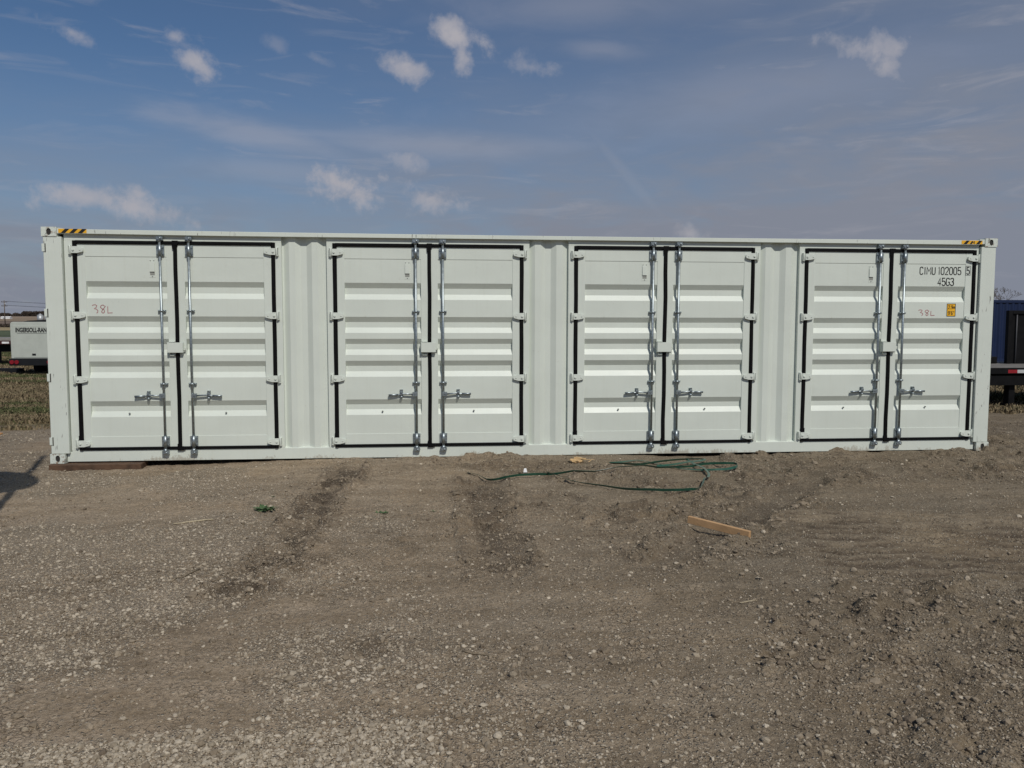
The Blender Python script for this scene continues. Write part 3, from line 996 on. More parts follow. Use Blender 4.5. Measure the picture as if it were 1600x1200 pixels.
def leaf_mesh(s, seed):
    """one door leaf, s=-1 left, +1 right; x measured from the middle of the pair"""
    a, b = .016, HALF - .038       # inner, outer edge
    pa, pb = .106, 1.055           # panel
    mb = MB()
    X = lambda p, q: (min(s * p, s * q), max(s * p, s * q))
    z0, z1 = .185, 2.676
    for p, q, y0 in ((a, pa, YD), (pb, b, YD)):
        mb.box(*X(p, q), y0, YD + .075, z0, z1)
    mb.box(*X(pa, pb), YD + .0004, YD + .075, z0, .320)
    mb.box(*X(pa, pb), YD + .0004, YD + .075, 2.524, z1)
    recs = [(.561, .758), (1.045, 1.248), (1.322, 1.525), (1.599, 1.801), (2.017, 2.226)]
    yp = YD + .0055
    prof = [(.318, yp)]
    for r0, r1 in recs:
        prof += [(r0, yp), (r0 + .068, yp + DEPTH), (r1 - .066, yp + DEPTH), (r1, yp)]
    prof += [(2.526, yp)]
    x0, x1 = X(pa - .002, pb + .002)
    n = len(prof)
    mb.add([(x0, y, z) for z, y in prof] + [(x1, y, z) for z, y in prof], [(k, k + 1, n + k + 1, n + k) for k in range(n - 1)])
    return mb


def gasket_mesh(s, seed=0):
    mb = MB()
    gq = random.Random(seed * 7 + s)
    ja, jb = gq.uniform(.6, 1.6), gq.uniform(0, 6)
    w, h = .046, .017
    def strip(p0, p1, wid, jit=.0):
        p0 = Vector(p0); p1 = Vector(p1)
        wid *= gq.uniform(.95, 1.08)
        n = 9; pts = []
        for k in range(n):
            q = p0.lerp(p1, k / (n - 1))
            pts.append((q.x + jit * ja * math.sin(k * 1.9 + s + jb), q.y, q.z + (jit * math.cos(k * 1.3) if abs(p0.x - p1.x) > .1 else 0)))
        hw = wid / 2
        prof = [(-hw, -.006), (hw, -.006), (hw, h * .45), (hw * .55, h), (-hw * .55, h), (-hw, h * .45)]
        mb.tube(pts, 0, prof=prof, ups=[(0, -1, 0)] * n, smooth=False)
    xo = s * (HALF - .012)
    y = YD - .002
    strip((xo, y, .150), (xo, y, 2.712), .046, .0015)
    z_t, z_b = 2.692, .170
    if s < 0:
        strip((xo + .0225, y - .0007, z_t), (-.024, y - .0007, z_t), .039)
        strip((xo + .0225, y - .0007, z_b), (-.024, y - .0007, z_b), .036)
        strip((.0, y - .002, .150), (.003, y - .002, 2.700), .046, .003)
        # patches where the seals meet
        mb.box(-.030, .038, y - .0225, y + .004, 2.668, 2.722)
        mb.box(.038, .060, y - .0215, y + .004, 2.690, 2.716)
        mb.box(-.028, .0, y - .0225, y + .004, 2.622, 2.668)
        mb.box(-.030, .040, y - .0225, y + .004, .138, .190)
        mb.box(.040, .062, y - .0215, y + .004, .146, .172)
        mb.box(-.030, .018, y - .022, y + .004, .190, .222)
        mb.box(xo - .026, xo + .026, y - .0205, y + .004, .2605, .335)
    else:
        strip((.026, y - .0007, z_t), (xo - .0225, y - .0007, z_t), .039)
        strip((.026, y - .0007, z_b), (xo - .0225, y - .0007, z_b), .036)
    return mb


HZ = (2.600, 1.812, 1.026, .236)


def hinge_mesh(s, z):
    mb = MB()
    X = lambda p: s * p
    def bx(p, q, y0, y1, z0, z1): mb.box(min(X(p), X(q)), max(X(p), X(q)), y0, y1, z0, z1)
    # lugs and back plate on the jamb
    bx(1.209, 1.240, YD - .030, YD + .004, z - .052, z - .043)
    bx(1.209, 1.240, YD - .030, YD + .004, z + .043, z + .052)
    bx(1.232, 1.240, YD - .028, YD + .003, z - .043, z + .043)
    mb.cyl((X(1.218), YD - .024, z - .056), (X(1.218), YD - .024, z + .056), .010, n=10)
    # tapered blade across the seal on to the leaf
    poly = [(X(1.206), z - .041), (X(1.206), z + .041), (X(1.135), z + .041), (X(1.070), z + .024), (X(1.062), z), (X(1.070), z - .024), (X(1.135), z - .041)]
    mb.prism(poly, 'y', YD - .0345, YD - .0215)
    bx(1.072, 1.128, YD - .0214, YD + .002, z - .02, z + .02)
    mb.cyl((X(1.178), YD - .046, z), (X(1.178), YD - .034, z), .014, n=10)
    mb.cyl((X(1.10), YD - .040, z), (X(1.10), YD - .034, z), .010, n=8)
    return mb


RODX = .170
RY = .012
RR = .0158


def leaf_hardware(s):
    x = s * RODX
    out = []
    mb = MB(); mb.cyl((x, RY, .125), (x, RY, 2.735), RR, n=16); out.append(('lock_rod', mb, M_zinc))
    for z0, z1 in ((2.540, 2.662), (.192, .318)):
        mb = MB()
        for q in (-1, 1):
            mb.box(min(x + q * .019, x + q * .046), max(x + q * .019, x + q * .046), RY + .014, YD + .006, z0, z1)
            for zz in (z0 + .024, z1 - .024):
                mb.cyl((x + q * .034, RY + .002, zz), (x + q * .034, RY + .015, zz), .0085, n=8)
        mb.cyl((x, RY, z0 - .006), (x, RY, z1 + .006), .0235, n=16)
        out.append(('rod_bracket', mb, M_zinc))
    for z in (1.868, .968):
        mb = MB()
        mb.cyl((x, RY, z - .012), (x, RY, z + .012), .0225, n=14)
        for q in (-1, 1):
            mb.box(min(x + q * .018, x + q * .046), max(x + q * .018, x + q * .046), RY + .012, YD + .005, z - .012, z + .012)
            mb.sphere((x + q * .034, RY + .010, z), .010, .010, .010)
        out.append(('rod_guide', mb, M_zinc))
    for z, d in ((2.748, 1), (.118, -1)):
        mb = MB()
        mb.cyl((x, RY, z - d * .045), (x, RY, z), .021, n=12)
        mb.prism([(x - .026, z - .016), (x + .030, z - .020), (x + .036, z + .002), (x + .018, z + .022), (x - .020, z + .020), (x - .034, z + .004)], 'y', RY - .022, RY + .006)
        mb.cyl((x - .040, RY - .004, z), (x + .044, RY - .004, z), .0095, n=8)
        for q in (-1, 1):
            mb.box(x + q * .030 - .009, x + q * .030 + .009, RY - .014, YD + .004, z - .024, z + .020)
        mb.sphere((x + .012, RY - .026, z - .002), .013, .010, .013)
        out.append(('cam_lock', mb, M_zinc))
    # handle
    z = .822
    X = lambda k: x + s * k
    mb = MB()
    mb.box(min(X(-.012), X(.050)), max(X(-.012), X(.050)), RY - .020, RY + .020, z - .022, z + .028)
    pts = [(X(.045), RY + .004, z), (X(.13), RY + .006, z + .004), (X(.175), RY + .008, z + .008), (X(.225), RY + .010, z - .003), (X(.27), RY + .010, z - .005)]
    mb.tube(pts, 0, prof=[(-.006, -.010), (.006, -.010), (.008, 0), (.006, .010), (-.006, .010), (-.008, 0)], ups=[(0, 0, 1)] * 5)
    pts = [(X(.235), RY + .010, z - .003), (X(.30), RY + .008, z - .005), (X(.352), RY + .006, z - .006)]
    mb.tube(pts, 0, prof=[(-.009, -.012), (.009, -.012), (.011, 0), (.009, .012), (-.009, .012), (-.011, 0)], ups=[(0, 0, 1)] * 3)
    mb.cyl((X(.022), RY - .026, z + .005), (X(.022), RY - .019, z + .005), .011, n=8)
    out.append(('handle', mb, M_zinc))
    mb = MB()
    cx = X(.190)
    mb.box(cx - .020, cx + .020, RY + .026, YD + .006, z - .040, z + .060)
    mb.box(cx - .016, cx + .016, RY - .006, RY + .0255, z + .014, z + .034)
    mb.cyl((cx, RY + .002, z + .044), (cx, RY + .024, z + .048), .015, n=12)
    mb.sphere((cx, RY + .014, z - .032), .019, .016, .015)
    out.append(('handle_catch', mb, M_zinc))
    return out


def plug_mesh(s):
    mb = MB()
    x = s * .60 if s < 0 else .56
    mb.sphere((x, YD + .006, .605), .012, .014, .010)
    return mb


def vent_mesh():
    mb = MB(); m2 = MB()
    x0, x1, z0, z1 = -.312, -.238, 2.275, 2.492
    y = YD + .0055
    mb.box(x0, x1, y - .002, y + .001, z0, z1)
    mb.prism([(y - .0022, 2.345), (y - .0022, 2.462), (y - .010, 2.462), (y - .014, 2.345)], 'x', x0 + .009, x1 - .009)
    m2.box(x0 + .010, x1 - .010, y - .0035, y - .0022, 2.303, 2.3445)
    m3 = [(x0 + .016, 2.478), (x1 - .016, 2.478), ((x0 + x1) / 2, 2.286)]
    rv = []
    for a, b in m3:
        q = MB(); q.cyl((a, y - .005, b), (a, y - .002, b), .006, n=8); rv.append(q)
    return mb, m2, rv


proto = {}
for i, cx in enumerate(DOORS):
    frame(cx, i)
    for s in (-1, 1):
        if s not in proto:
            d = leaf_mesh(s, 0).build('door', M_white, BX, .0015)
            d.location = (cx, 0, 0)
            gasket_mesh(s).build('gasket', M_rubber, d)
            for z in HZ: hinge_mesh(s, z).build('hinge', M_white, d, .002)
            for nm, mb, mt in leaf_hardware(s): mb.build(nm, mt, d)
            plug_mesh(s).build('drain_plug', M_bolt, d)
            if s < 0:
                v1, v2, rv = vent_mesh()
                v1.build('vent', M_white, d); v2.build('vent_grille', material('vent_mesh', (.30, .31, .28), .7), d)
                for q in rv: q.build('vent_rivet', M_bolt, d)
                mb = MB()
                mb.box(-.108, .078, -.014, YD - .024, 1.356, 1.480)
                mb.box(-.112, -.1085, -.006, YD, 1.350, 1.486)
                mb.box(-.100, -.030, YD - .022, YD + .002, 1.486, 1.494)
                mb.box(-.090, -.034, YD - .030, YD + .002, 1.318, 1.327)
                mb.box(-.090, -.082, YD - .030, YD + .002, 1.327, 1.352)
                mb.cyl((.079, .012, 1.392), (.098, .012, 1.392), .008, n=8)
                mb.cyl((.096, .012, 1.385), (.096, .012, 1.425), .008, n=8)
                mb.build('lock_box', M_white, d, .002)
            proto[s] = d
        else:
            d = proto[s].copy(); COL.objects.link(d); d.parent = BX; d.location = (cx, 0, 0)
            for ch in list(proto[s].children):
                if ch.name.split('.')[0] in ('lettering', 'height_sticker', 'marker_writing'): continue
                if ch.name.split('.')[0] == 'gasket':
                    gasket_mesh(s, i + 1).build('gasket', M_rubber, d); continue
                c2 = ch.copy(); COL.objects.link(c2); c2.parent = d
            # handles never close quite alike
            for ch in d.children:
                if ch.name.startswith('handle') and not ch.name.startswith('handle_catch'):
                    zz = random.uniform(-.018, .018)
                    ch.rotation_euler = (0, zz * 2, 0)
                    ch.location = (.822 * -math.sin(zz * 2) * 1.0, 0, s * RODX * math.sin(zz * 2))
        if i == 0 and s < 0: first_left = d
        if i == 3 and s > 0: last_right = d

YP = YD + .0055
# lettering, local to the last right leaf
lx = lambda x: x - DOORS[3]
mb = MB()
write(mb, 'CIMU', lx(11.150), 2.385, .097, .042, .019, .0125, YP - .0015)
write(mb, '102005', lx(11.412), 2.385, .097, .042, .018, .0125, YP - .0015)
write(mb, '45G3', lx(11.409), 2.240, .097, .044, .016, .0135, YP - .0015)
mb.build('lettering', M_ink, last_right)
mb = MB()
write(mb, '5', lx(11.812), 2.392, .092, .036, .0, .0135, YD - .0015)
bx_ = [(lx(11.797), 2.378), (lx(11.862), 2.378), (lx(11.862), 2.500), (lx(11.797), 2.500), (lx(11.797), 2.378)]
ribbon(mb, bx_, .0045, YD - .0018)
mb.build('lettering', M_ink, last_right)
mb = MB(); mb.box(lx(11.552), lx(11.676), YP - .0015, YP + .001, 1.826, 1.996)
stk = mb.build('height_sticker', M_yellow, last_right)
mb = MB()
X0, X1 = lx(11.555), lx(11.673)
ribbon(mb, [(X0, 1.829), (X1, 1.829), (X1, 1.993), (X0, 1.993), (X0, 1.829)], .008, YP - .0022)
write(mb, '2,9m', X0 + .016, 1.928, .044, .020, .0075, .0072, YP - .0026)
write(mb, "9'6\"", X0 + .018, 1.848, .046, .020, .0065, .0076, YP - .0026)
mk = mb.build('sticker_print', M_black, last_right)


def hand(parent, x, z, h, w):
    mb = MB()
    for nm, dx, k in (('h3', 0, 1), ('h8', .37, 1), ('L', .74, .8)):
        for st in GLYPH[nm]:
            ribbon(mb, [(x + (dx + p[0] * .29) * w, z + (p[1] * k + .02) * h) for p in st], .0078, YP - .0015)
    mb.build('marker_writing', M_marker, parent)


hand(first_left, .528 - DOORS[0], 1.838, .100, .235)
hand(last_right, 11.150 - DOORS[3], 1.836, .075, .23)


# ------------------------------------------------------------------ things on the ground
M_plank = material('dark_stained_timber', (.088, .050, .029), .75, 0, .35, 9, .4, 60)
M_board = material('fresh_cut_timber', (.47, .29, .145), .7, 0, .10, 7, .25, 60)
M_splint = material('splintered_pine', (.58, .40, .20), .75, 0, .25, 20)
M_ply = material('plywood', (.42, .23, .10), .7, 0, .12, 10)
M_strap = material('green_strapping', (.016, .075, .048), .30, 0, .2, 12, spec=.6)
M_twig = material('dry_stick', (.20, .16, .11), .85, 0, .3, 30)
M_straw = material('pale_straw', (.40, .34, .23), .8, 0, .2, 30)
M_weed = material('weed_leaves', (.070, .125, .045), .6, 0, .35, 40)

mb = MB()
pts = []
mb.box(.005, 1.085, -.085, .16, -.078, -.003)
o = mb.build('timber_plank', M_plank, None, .006, loc=(.545, 0.04, -.078))
tag(o, 'dark brown timber plank wedged under the white container\'s left corner', 'plank')

a = Vector((6.85, -3.60, 0)); b = Vector((7.23, -4.02, 0))
za, zb = ground_z(a.x, a.y) + .075, ground_z(b.x, b.y) + .030
mb = MB()
dirv = Vector((b.x - a.x, b.y - a.y, zb - za)); Lb = dirv.length
mb.box(0, Lb, -.019, .019, -.030, .030)
o = mb.build('board_offcut', M_board, None, .002)
dq = dirv.normalized()
sd_ = Vector((0, 0, 1)).cross(dq).normalized(); ud = dq.cross(sd_)
mm = Matrix((dq, sd_, ud)).transposed().to_4x4(); mm.translation = Vector((a.x, a.y, za))
o.matrix_world = mm
tag(o, 'short tan board lying askew on the churned dirt at the right', 'board')

# splintered lump of pine
t = thing('splintered_wood', 'pale splintered lump of pine lying on dirt in front of the container', 'wood scrap', (6.45, -.42, ground_z(6.45, -.42)))
mb = MB()
rr = random.Random(4)
for k in range(11):
    an = rr.uniform(-.5, .5) + (math.pi if rr.random() < .5 else 0)
    ln = rr.uniform(.06, .13); cx, cy, cz = rr.uniform(-.06, .05), rr.uniform(-.03, .03), rr.uniform(.012, .055)
    p0 = (cx - ln * .6 * math.cos(an), cy - ln * .5 * math.sin(an), cz + rr.uniform(-.008, .012)); p1 = (cx + ln * .6 * math.cos(an), cy + ln * .5 * math.sin(an), cz + rr.uniform(-.008, .016))
    mb.tube([p0, p1], 0, prof=[(-.014, -.007), (.014, -.008), (.011, .008), (-.012, .007)], smooth=False)
mb.build('lump', M_splint, t)
for (p0, p1, r) in (((.03, 0, .045), (.21, .01, .040), .006), ((.11, -.05, .012), (.17, .0, .035), .006), ((-.10, .0, .05), (-.02, .01, .05), .006)):
    mb = MB(); mb.cyl(p0, p1, r, r * .4, n=5, smooth=False); mb.build('splinter', M_splint, t)


def strap(pts, name='strap', label='', width=.028, seed=0, lift=.012):
    r = random.Random(seed)
    P = []
    pts = [Vector((p[0], p[1], 0)) for p in pts]
    for k in range(len(pts) - 1):
        p0 = pts[max(k - 1, 0)]; p1 = pts[k]; p2 = pts[k + 1]; p3 = pts[min(k + 2, len(pts) - 1)]
        n = max(4, int((p2 - p1).length / .035))
        for i in range(n):
            q = i / n
            P.append(.5 * ((2 * p1) + (-p0 + p2) * q + (2 * p0 - 5 * p1 + 4 * p2 - p3) * q * q + (-p0 + 3 * p1 - 3 * p2 + p3) * q ** 3))
    P.append(pts[-1])
    A = np.array([(p.x, p.y) for p in P])
    zz = ground_parts(A[:, 0], A[:, 1])[0]
    # bridge over hollows
    zs = zz.copy()
    for k in range(len(zz)):
        zs[k] = zz[max(0, k - 3):k + 4].max()
    kk = np.ones(7) / 7
    zs = np.maximum(np.convolve(np.pad(zs, 3, mode='edge'), kk, 'valid'), zz)
    out = []; ups = []
    ph = r.uniform(0, 6)
    for k, p in enumerate(P):
        tw = .75 + .55 * math.sin(k * .09 + ph) + .3 * math.sin(k * .041 + 2 * ph)
        h = lift + .020 * max(0, math.sin(k * .045 + ph)) + abs(math.sin(tw)) * width * .5
        out.append((p.x, p.y, zs[k] + h))
        nx_ = P[min(k + 1, len(P) - 1)] - P[max(k - 1, 0)]; nx_.normalize()
        sdv = Vector((-nx_.y, nx_.x, 0))
        ups.append(tuple(Vector((0, 0, 1)) * math.cos(tw) + sdv * math.sin(tw)))
    mb = MB()
    w = width / 2
    mb.tube(out, 0, prof=[(-w, -.0012), (w, -.0012), (w, .0012), (-w, .0012)], ups=ups, smooth=False)
    return mb


mb = strap([(5.04, -1.05), (5.14, -1.2), (5.29, -1.52), (5.6, -1.46), (5.96, -1.43), (6.29, -1.38), (6.7, -1.33), (7.05, -1.18), (7.4, -1.04), (7.88, -.96), (8.1, -.99), (8.24, -1.06), (8.17, -1.22), (7.95, -1.30), (7.74, -1.26), (7.55, -1.02), (7.38, -.76), (7.22, -.46), (7.0, -.52), (6.81, -.62), (6.93, -.73), (7.13, -.85), (7.4, -.72), (7.7, -.60), (8.04, -.50), (7.95, -.62), (7.6, -.86), (7.3, -.98)], seed=2)
o = mb.build('strapping_coil', M_strap, None)
tag(o, 'tangled dark green strapping looped in front of the container\'s third doors', 'strapping')
mb = strap([(5.92, -1.44), (6.04, -1.62), (6.14, -1.8), (6.45, -2.1), (6.85, -2.36), (7.22, -2.51), (7.4, -2.25), (7.58, -1.9), (7.74, -1.55), (7.78, -1.3), (7.78, -1.1), (7.79, -.8), (7.80, -.55)], seed=5, lift=.014)
o = mb.build('strapping_loop', M_strap, None)
tag(o, 'long green strap bowed out towards the camera below the tangle', 'strapping')


def weed(x, y, size, n, label, seed):
    r = random.Random(seed)
    z = ground_z(x, y)
    mb = MB()
    for k in range(n):
        an = r.uniform(0, 6.28); ln = size * r.uniform(.35, 1); lift = r.uniform(.15, .75); w = ln * r.uniform(.10, .2)
        ox, oy = r.gauss(0, size * .35), r.gauss(0, size * .22)
        ca, sa = math.cos(an), math.sin(an)
        p = []
        for u, ww in ((0, .25), (.35, 1), (.7, .8), (1, .02)):
            hx = ox + ca * ln * u; hy = oy + sa * ln * u; hz = .004 + ln * (lift * u - .5 * lift * u * u)
            p += [(hx - sa * w * ww, hy + ca * w * ww, hz), (hx + sa * w * ww, hy - ca * w * ww, hz + w * .2)]
        mb.add(p, [(0, 1, 3, 2), (2, 3, 5, 4), (4, 5, 7, 6)])
    o = mb.build('weed', M_weed, None, loc=(0, 0, 0))
    o.location = (x, y, z)
    return tag(o, label, 'weed', 'weeds growing in the lot')


weed(3.10, -2.72, .11, 60, 'largest green weed tuft, on the gravel left of the dark rut', 1)
weed(4.20, -2.94, .055, 26, 'small green weed on pale gravel between the two dark ruts', 2)
weed(4.66, -2.86, .032, 14, 'tiny weed sprout on bare dirt just left of second rut', 3)
weed(3.08, -2.2, .035, 12, 'tiny green sprout just behind the largest weed tuft', 4)


def stick(x, y, ang, ln, r, label, mat, seed):
    q = random.Random(seed)
    pts = []
    for k in range(6):
        u = k / 5 - .5
        px_, py_ = x + math.cos(ang) * u * ln + q.gauss(0, ln * .012), y + math.sin(ang) * u * ln + q.gauss(0, ln * .02)
        pts.append((px_, py_, ground_z(px_, py_) + r * 1.2))
    zz = np.array([p[2] for p in pts]); zz = np.maximum(zz, (zz[0] + zz[-1]) / 2 - .002)
    mb = MB(); mb.tube([(p[0], p[1], z) for p, z in zip(pts, zz)], r, n=5)
    return tag(mb.build('stick', mat, None), label, 'stick', 'sticks and straws on the lot')


stick(2.55, -3.05, .35, .34, .007, 'pale broken stick on the gravel at the left', M_straw, 1)
stick(2.95, -4.62, 1.2, .32, .006, 'thin dark twig standing out on the packed dirt left of the rut', M_twig, 2)
stick(4.9, -6.2, -.45, .19, .005, 'dark brown twig on smooth dirt near the bottom middle', M_twig, 3)
stick(6.62, -5.52, .12, .12, .004, 'short pale straw among clods in front of the tan board', M_straw, 4)
stick(8.5, -6.45, .05, .34, .004, 'long pale straw on dark clods at the bottom right', M_straw, 5)

# pale litter
mb = MB(); zz = ground_z(5.71, -1.11)
mb.add([(5.69, -1.11, zz + .004), (5.735, -1.12, zz + .006), (5.725, -1.09, zz + .05), (5.70, -1.085, zz + .045), (5.695, -1.07, zz + .004), (5.73, -1.07, zz + .006)], [(0, 1, 2, 3), (3, 2, 5, 4)])
o = mb.build('paper_scrap', material('white_paper', (.7, .7, .68), .8), None)
tag(o, 'small scrap of white paper on dark dirt beside the green strapping', 'litter')

# plywood corner and an added block for its shadow at the left edge
M_blocky = material('block_shadow_black', (.018, .014, .011), .85, 0, .4, 12)  # near-black so that the block reads as shadow
gp_ = ground_z(-1.95, 2.4)
T = Vector((-1.86, 2.60, .035)); B = Vector((-2.02, 2.33, gp_ + .005)); far = Vector((-1.0, .10, .03))
nrm = (B - T).cross(far).normalized() * .018
q = [T, B, B + far, T + far]
mb = MB(); mb.add([tuple(p) for p in q] + [tuple(p - nrm) for p in q], [(0, 1, 2, 3), (7, 6, 5, 4), (0, 4, 5, 1), (1, 5, 6, 2), (2, 6, 7, 3), (3, 7, 4, 0)])
o = mb.build('plywood_sheet', M_ply, None, 0, loc=(-2.4, 2.5, gp_))
tag(o, 'tan plywood offcut leaning up from the dirt at the left edge', 'plywood')
mb = MB(); zz = ground_z(-2.6, 2.3)
mb.box(-2.9, -1.74, 2.02, 2.22, zz - .03, zz + .085)
o = mb.build('shadow_block', M_blocky, None, .006, loc=(-2.6, 2.2, zz))
tag(o, 'dark block added as the shadow in front of the leaning plywood', 'shadow block')


# ------------------------------------------------------------------ left background
M_comp = material('pale_grey_enamel', (.46, .49, .44), .5, 0, .05, 3)
M_chassis = material('black_chassis', (.012, .013, .015), .6, spec=.2)
M_tyre = material('tyre_rubber', (.015, .015, .015), .9)
M_lens = material('red_lens', (.22, .010, .018), .3)
M_steel = material('galvanised_steel', (.42, .44, .45), .5, .5)
M_deck = material('weathered_deck_boards', (.24, .23, .21), .85, 0, .2, 4)
M_deck2 = material('grey_deck_boards', (.17, .16, .145), .85, 0, .2, 4)
M_wood = material('weathered_pole_wood', (.11, .085, .065), .9, 0, .2, 10)
M_whitewall = material('white_siding', (.75, .75, .73), .7)

cg = -.22
comp = thing('air_compressor', 'pale grey towable air compressor parked on grass behind the container', 'air compressor', (-9.98, 21.0, cg))


def rounded_box(x0, x1, y0, y1, z0, z1, r):
    mb = MB()
    poly = []
    for cx, cz, a0 in ((x1 - r, z1 - r, 0), (x0 + r, z1 - r, 90)):
        for k in range(6):
            a = math.radians(a0 + 90 * k / 5)
            poly.append((cx + r * math.cos(a), cz + r * math.sin(a)))
    poly += [(x0, z0), (x1, z0)]
    mb.prism(poly, 'y', y0, y1)
    return mb


# local coordinates: x across, y away, z up from the ground
rounded_box(-.80, .80, 0, 3.2, .62, 1.96, .10).build('body', M_comp, comp, .01)
mb = MB(); mb.box(-.70, .70, -.012, .0, .66, 1.83); mb.build('rear_panel', M_comp, comp, .004)
mb = MB(); mb.box(-.84, .84, -.10, 3.4, .36, .615); mb.build('chassis', M_chassis, comp, .01)
for s in (-1, 1):
    for q in (.73, .565):
        mb = MB(); mb.cyl((s * q, -.135, .49), (s * q, -.10, .49), .075, n=16); mb.build('tail_light', M_lens, comp)
    mb = MB(); mb.cyl((s * .46 - .13, 1.5, .31), (s * .46 + .13, 1.5, .31), .34, n=20)
    w = mb.build('wheel', M_tyre, comp)
    mb = MB(); mb.cyl((s * .60, 1.5, .31), (s * .62, 1.5, .31), .18, n=14); mb.build('rim', M_steel, w)
mb = MB(); mb.box(-.06, .07, -.022, -.0125, .73, .80); mb.build('latch', M_chassis, comp, .002)
mb = MB(); mb.prism([(-.45, 1.962), (.75, 1.962), (.75, 2.055), (.72, 2.06), (-.30, 2.01)], 'y', .25, 1.9); mb.build('hood', M_chassis, comp)
mb = MB(); mb.cyl((-.35, 2.3, 1.962), (-.35, 2.3, 2.02), .05, n=10); mb.build('exhaust', M_chassis, comp)
# lettering on the rear panel
fc = bpy.data.curves.new('compressor_text', 'FONT')
fc.body = 'INGERSOLL-RAND'
fc.size = .205; fc.offset = .009; fc.extrude = 0; fc.align_x = 'CENTER'
fo = bpy.data.objects.new('compressor_text', fc); COL.objects.link(fo)
me = bpy.data.meshes.new_from_object(fo.evaluated_get(bpy.context.evaluated_depsgraph_get()))
bpy.data.objects.remove(fo)
xsx = np.array([v.co.x for v in me.vertices]); wtx = xsx.max() - xsx.min(); mid = (xsx.max() + xsx.min()) / 2
for v in me.vertices:
    x_, z_ = v.co.x, v.co.y
    v.co = ((x_ - mid) * 1.20 / wtx - .01, -.0145, 1.585 + z_ * 1.12)
me.materials.clear(); me.materials.append(M_ink)
lo_ = bpy.data.objects.new('lettering', me); COL.objects.link(lo_); lo_.parent = comp
mb = MB(); mb.box(-.56, .56, -.0140, -.0121, 1.535, 1.547); mb.build('lettering_underline', M_chassis, comp)

tl = thing('flatbed_trailer', 'low grey decked flatbed trailer parked left of the compressor', 'trailer', (-20, 28.6, -.22))
mb = MB(); mb.box(-9, 6.6, -1.2, 1.2, 1.14, 1.25); mb.build('deck', M_deck, tl)
mb = MB(); mb.box(-9, 6.55, -1.22, -1.1, .98, 1.139); mb.box(-9, 6.55, 1.1, 1.22, .98, 1.139); mb.build('side_rail', material('dark_red_rail', (.06, .018, .016), .6), tl)
mb = MB(); mb.box(-9, 6.4, -.5, -.35, .62, .979); mb.box(-9, 6.4, .35, .5, .62, .979); mb.build('chassis_beam', M_chassis, tl)
for k, x in enumerate((-6.5, -5.2)):
    for y in (-1.0, 1.0):
        mb = MB(); mb.cyl((x, y - .13, .45), (x, y + .13, .45), .45, n=18); mb.build('wheel', M_tyre, tl)
mb = MB(); mb.box(5.7, 6.0, -1.226, -1.2205, 1.01, 1.09); mb.build('reflector', M_whitewall, tl)
mb = MB(); mb.box(4.6, 4.75, -.6, -.45, 0, .62); mb.box(4.6, 4.75, .45, .6, 0, .62); mb.build('landing_leg', M_chassis, tl)

mb = MB(); zz = ground_z(-12, 22)
mb.box(-14.5, -10.95, 21.9, 22.25, zz - .02, zz + .20)
o = mb.build('timber_beam', M_chassis, None, .01, loc=(-12, 22, zz))
tag(o, 'black beam lying in the grass left of the compressor', 'beam')


# fields and hill
def sheet(name, x0, x1, y0, y1, zf, nxs, nys, mat):
    X, Y = np.meshgrid(np.linspace(x0, x1, nxs), np.linspace(y0, y1, nys))
    Z = zf(X, Y)
    ii = np.arange(nxs * nys).reshape(nys, nxs)
    q = np.stack([ii[:-1, :-1], ii[:-1, 1:], ii[1:, 1:], ii[1:, :-1]], -1).reshape(-1, 4)
    o = fast_mesh(name, np.stack([X.ravel(), Y.ravel(), Z.ravel()], -1), q, 4, mat, True)
    o['kind'] = 'structure'
    return o


def hill_z(x, y):
    return -.12 + 8.6 * sst(330, 960, y) * (1 - .9 * sst(-250, 100, x))


M_greenf = material('green_wheat_field', (.062, .078, .034), .95, 0, .5, .12)
M_yelf = material('straw_stubble', (.30, .235, .125), .95, 0, .15, .05)
M_tanf = material('tilled_field', (.155, .112, .078), .95, 0, .22, .012)
M_tanf2 = material('corn_stubble', (.235, .175, .115), .95, 0, .15, .012)
sheet('green_field', -500, 500, 92, 185, lambda x, y: -.13 + x * 0, 3, 3, M_greenf)
sheet('stubble_field', -700, 700, 185, 300, lambda x, y: -.125 + x * 0, 3, 3, M_yelf)
sheet('hill', -1600, 600, 330, 1500, hill_z, 60, 60, M_tanf)
sheet('corn_field', -1400, 200, 560, 800, lambda x, y: hill_z(x, y) + .12, 60, 30, M_tanf2)


def leaf_cloud(name, centers, n_each, leaf, mat, seed, label):
    """centres: x,y,z,rx,ry,rz"""
    r = np.random.default_rng(seed)
    V = []; tone = []
    for (cx, cy, cz, rx, ry, rz) in centers:
        p = r.normal(size=(n_each, 3)); p /= np.linalg.norm(p, axis=1)[:, None]
        p *= (r.random((n_each, 1)) ** .4)
        c = np.array([cx, cy, cz]) + p * np.array([rx, ry, rz])
        a = r.normal(size=(n_each, 3)) * leaf * .6; b = r.normal(size=(n_each, 3)) * leaf * .6
        V.append(np.stack([c - a * .5 - b * .3, c + a * .5 - b * .3, c + b * .7], 1).reshape(-1, 3))
        tone.append(np.repeat(r.random(n_each), 3))
    V = np.concatenate(V); tone = np.concatenate(tone)
    F = np.arange(len(V)).reshape(-1, 3)
    o = fast_mesh(name, V, F, 3, mat, False, dict(tone=tone))
    return tag(o, label, None, kind='stuff')


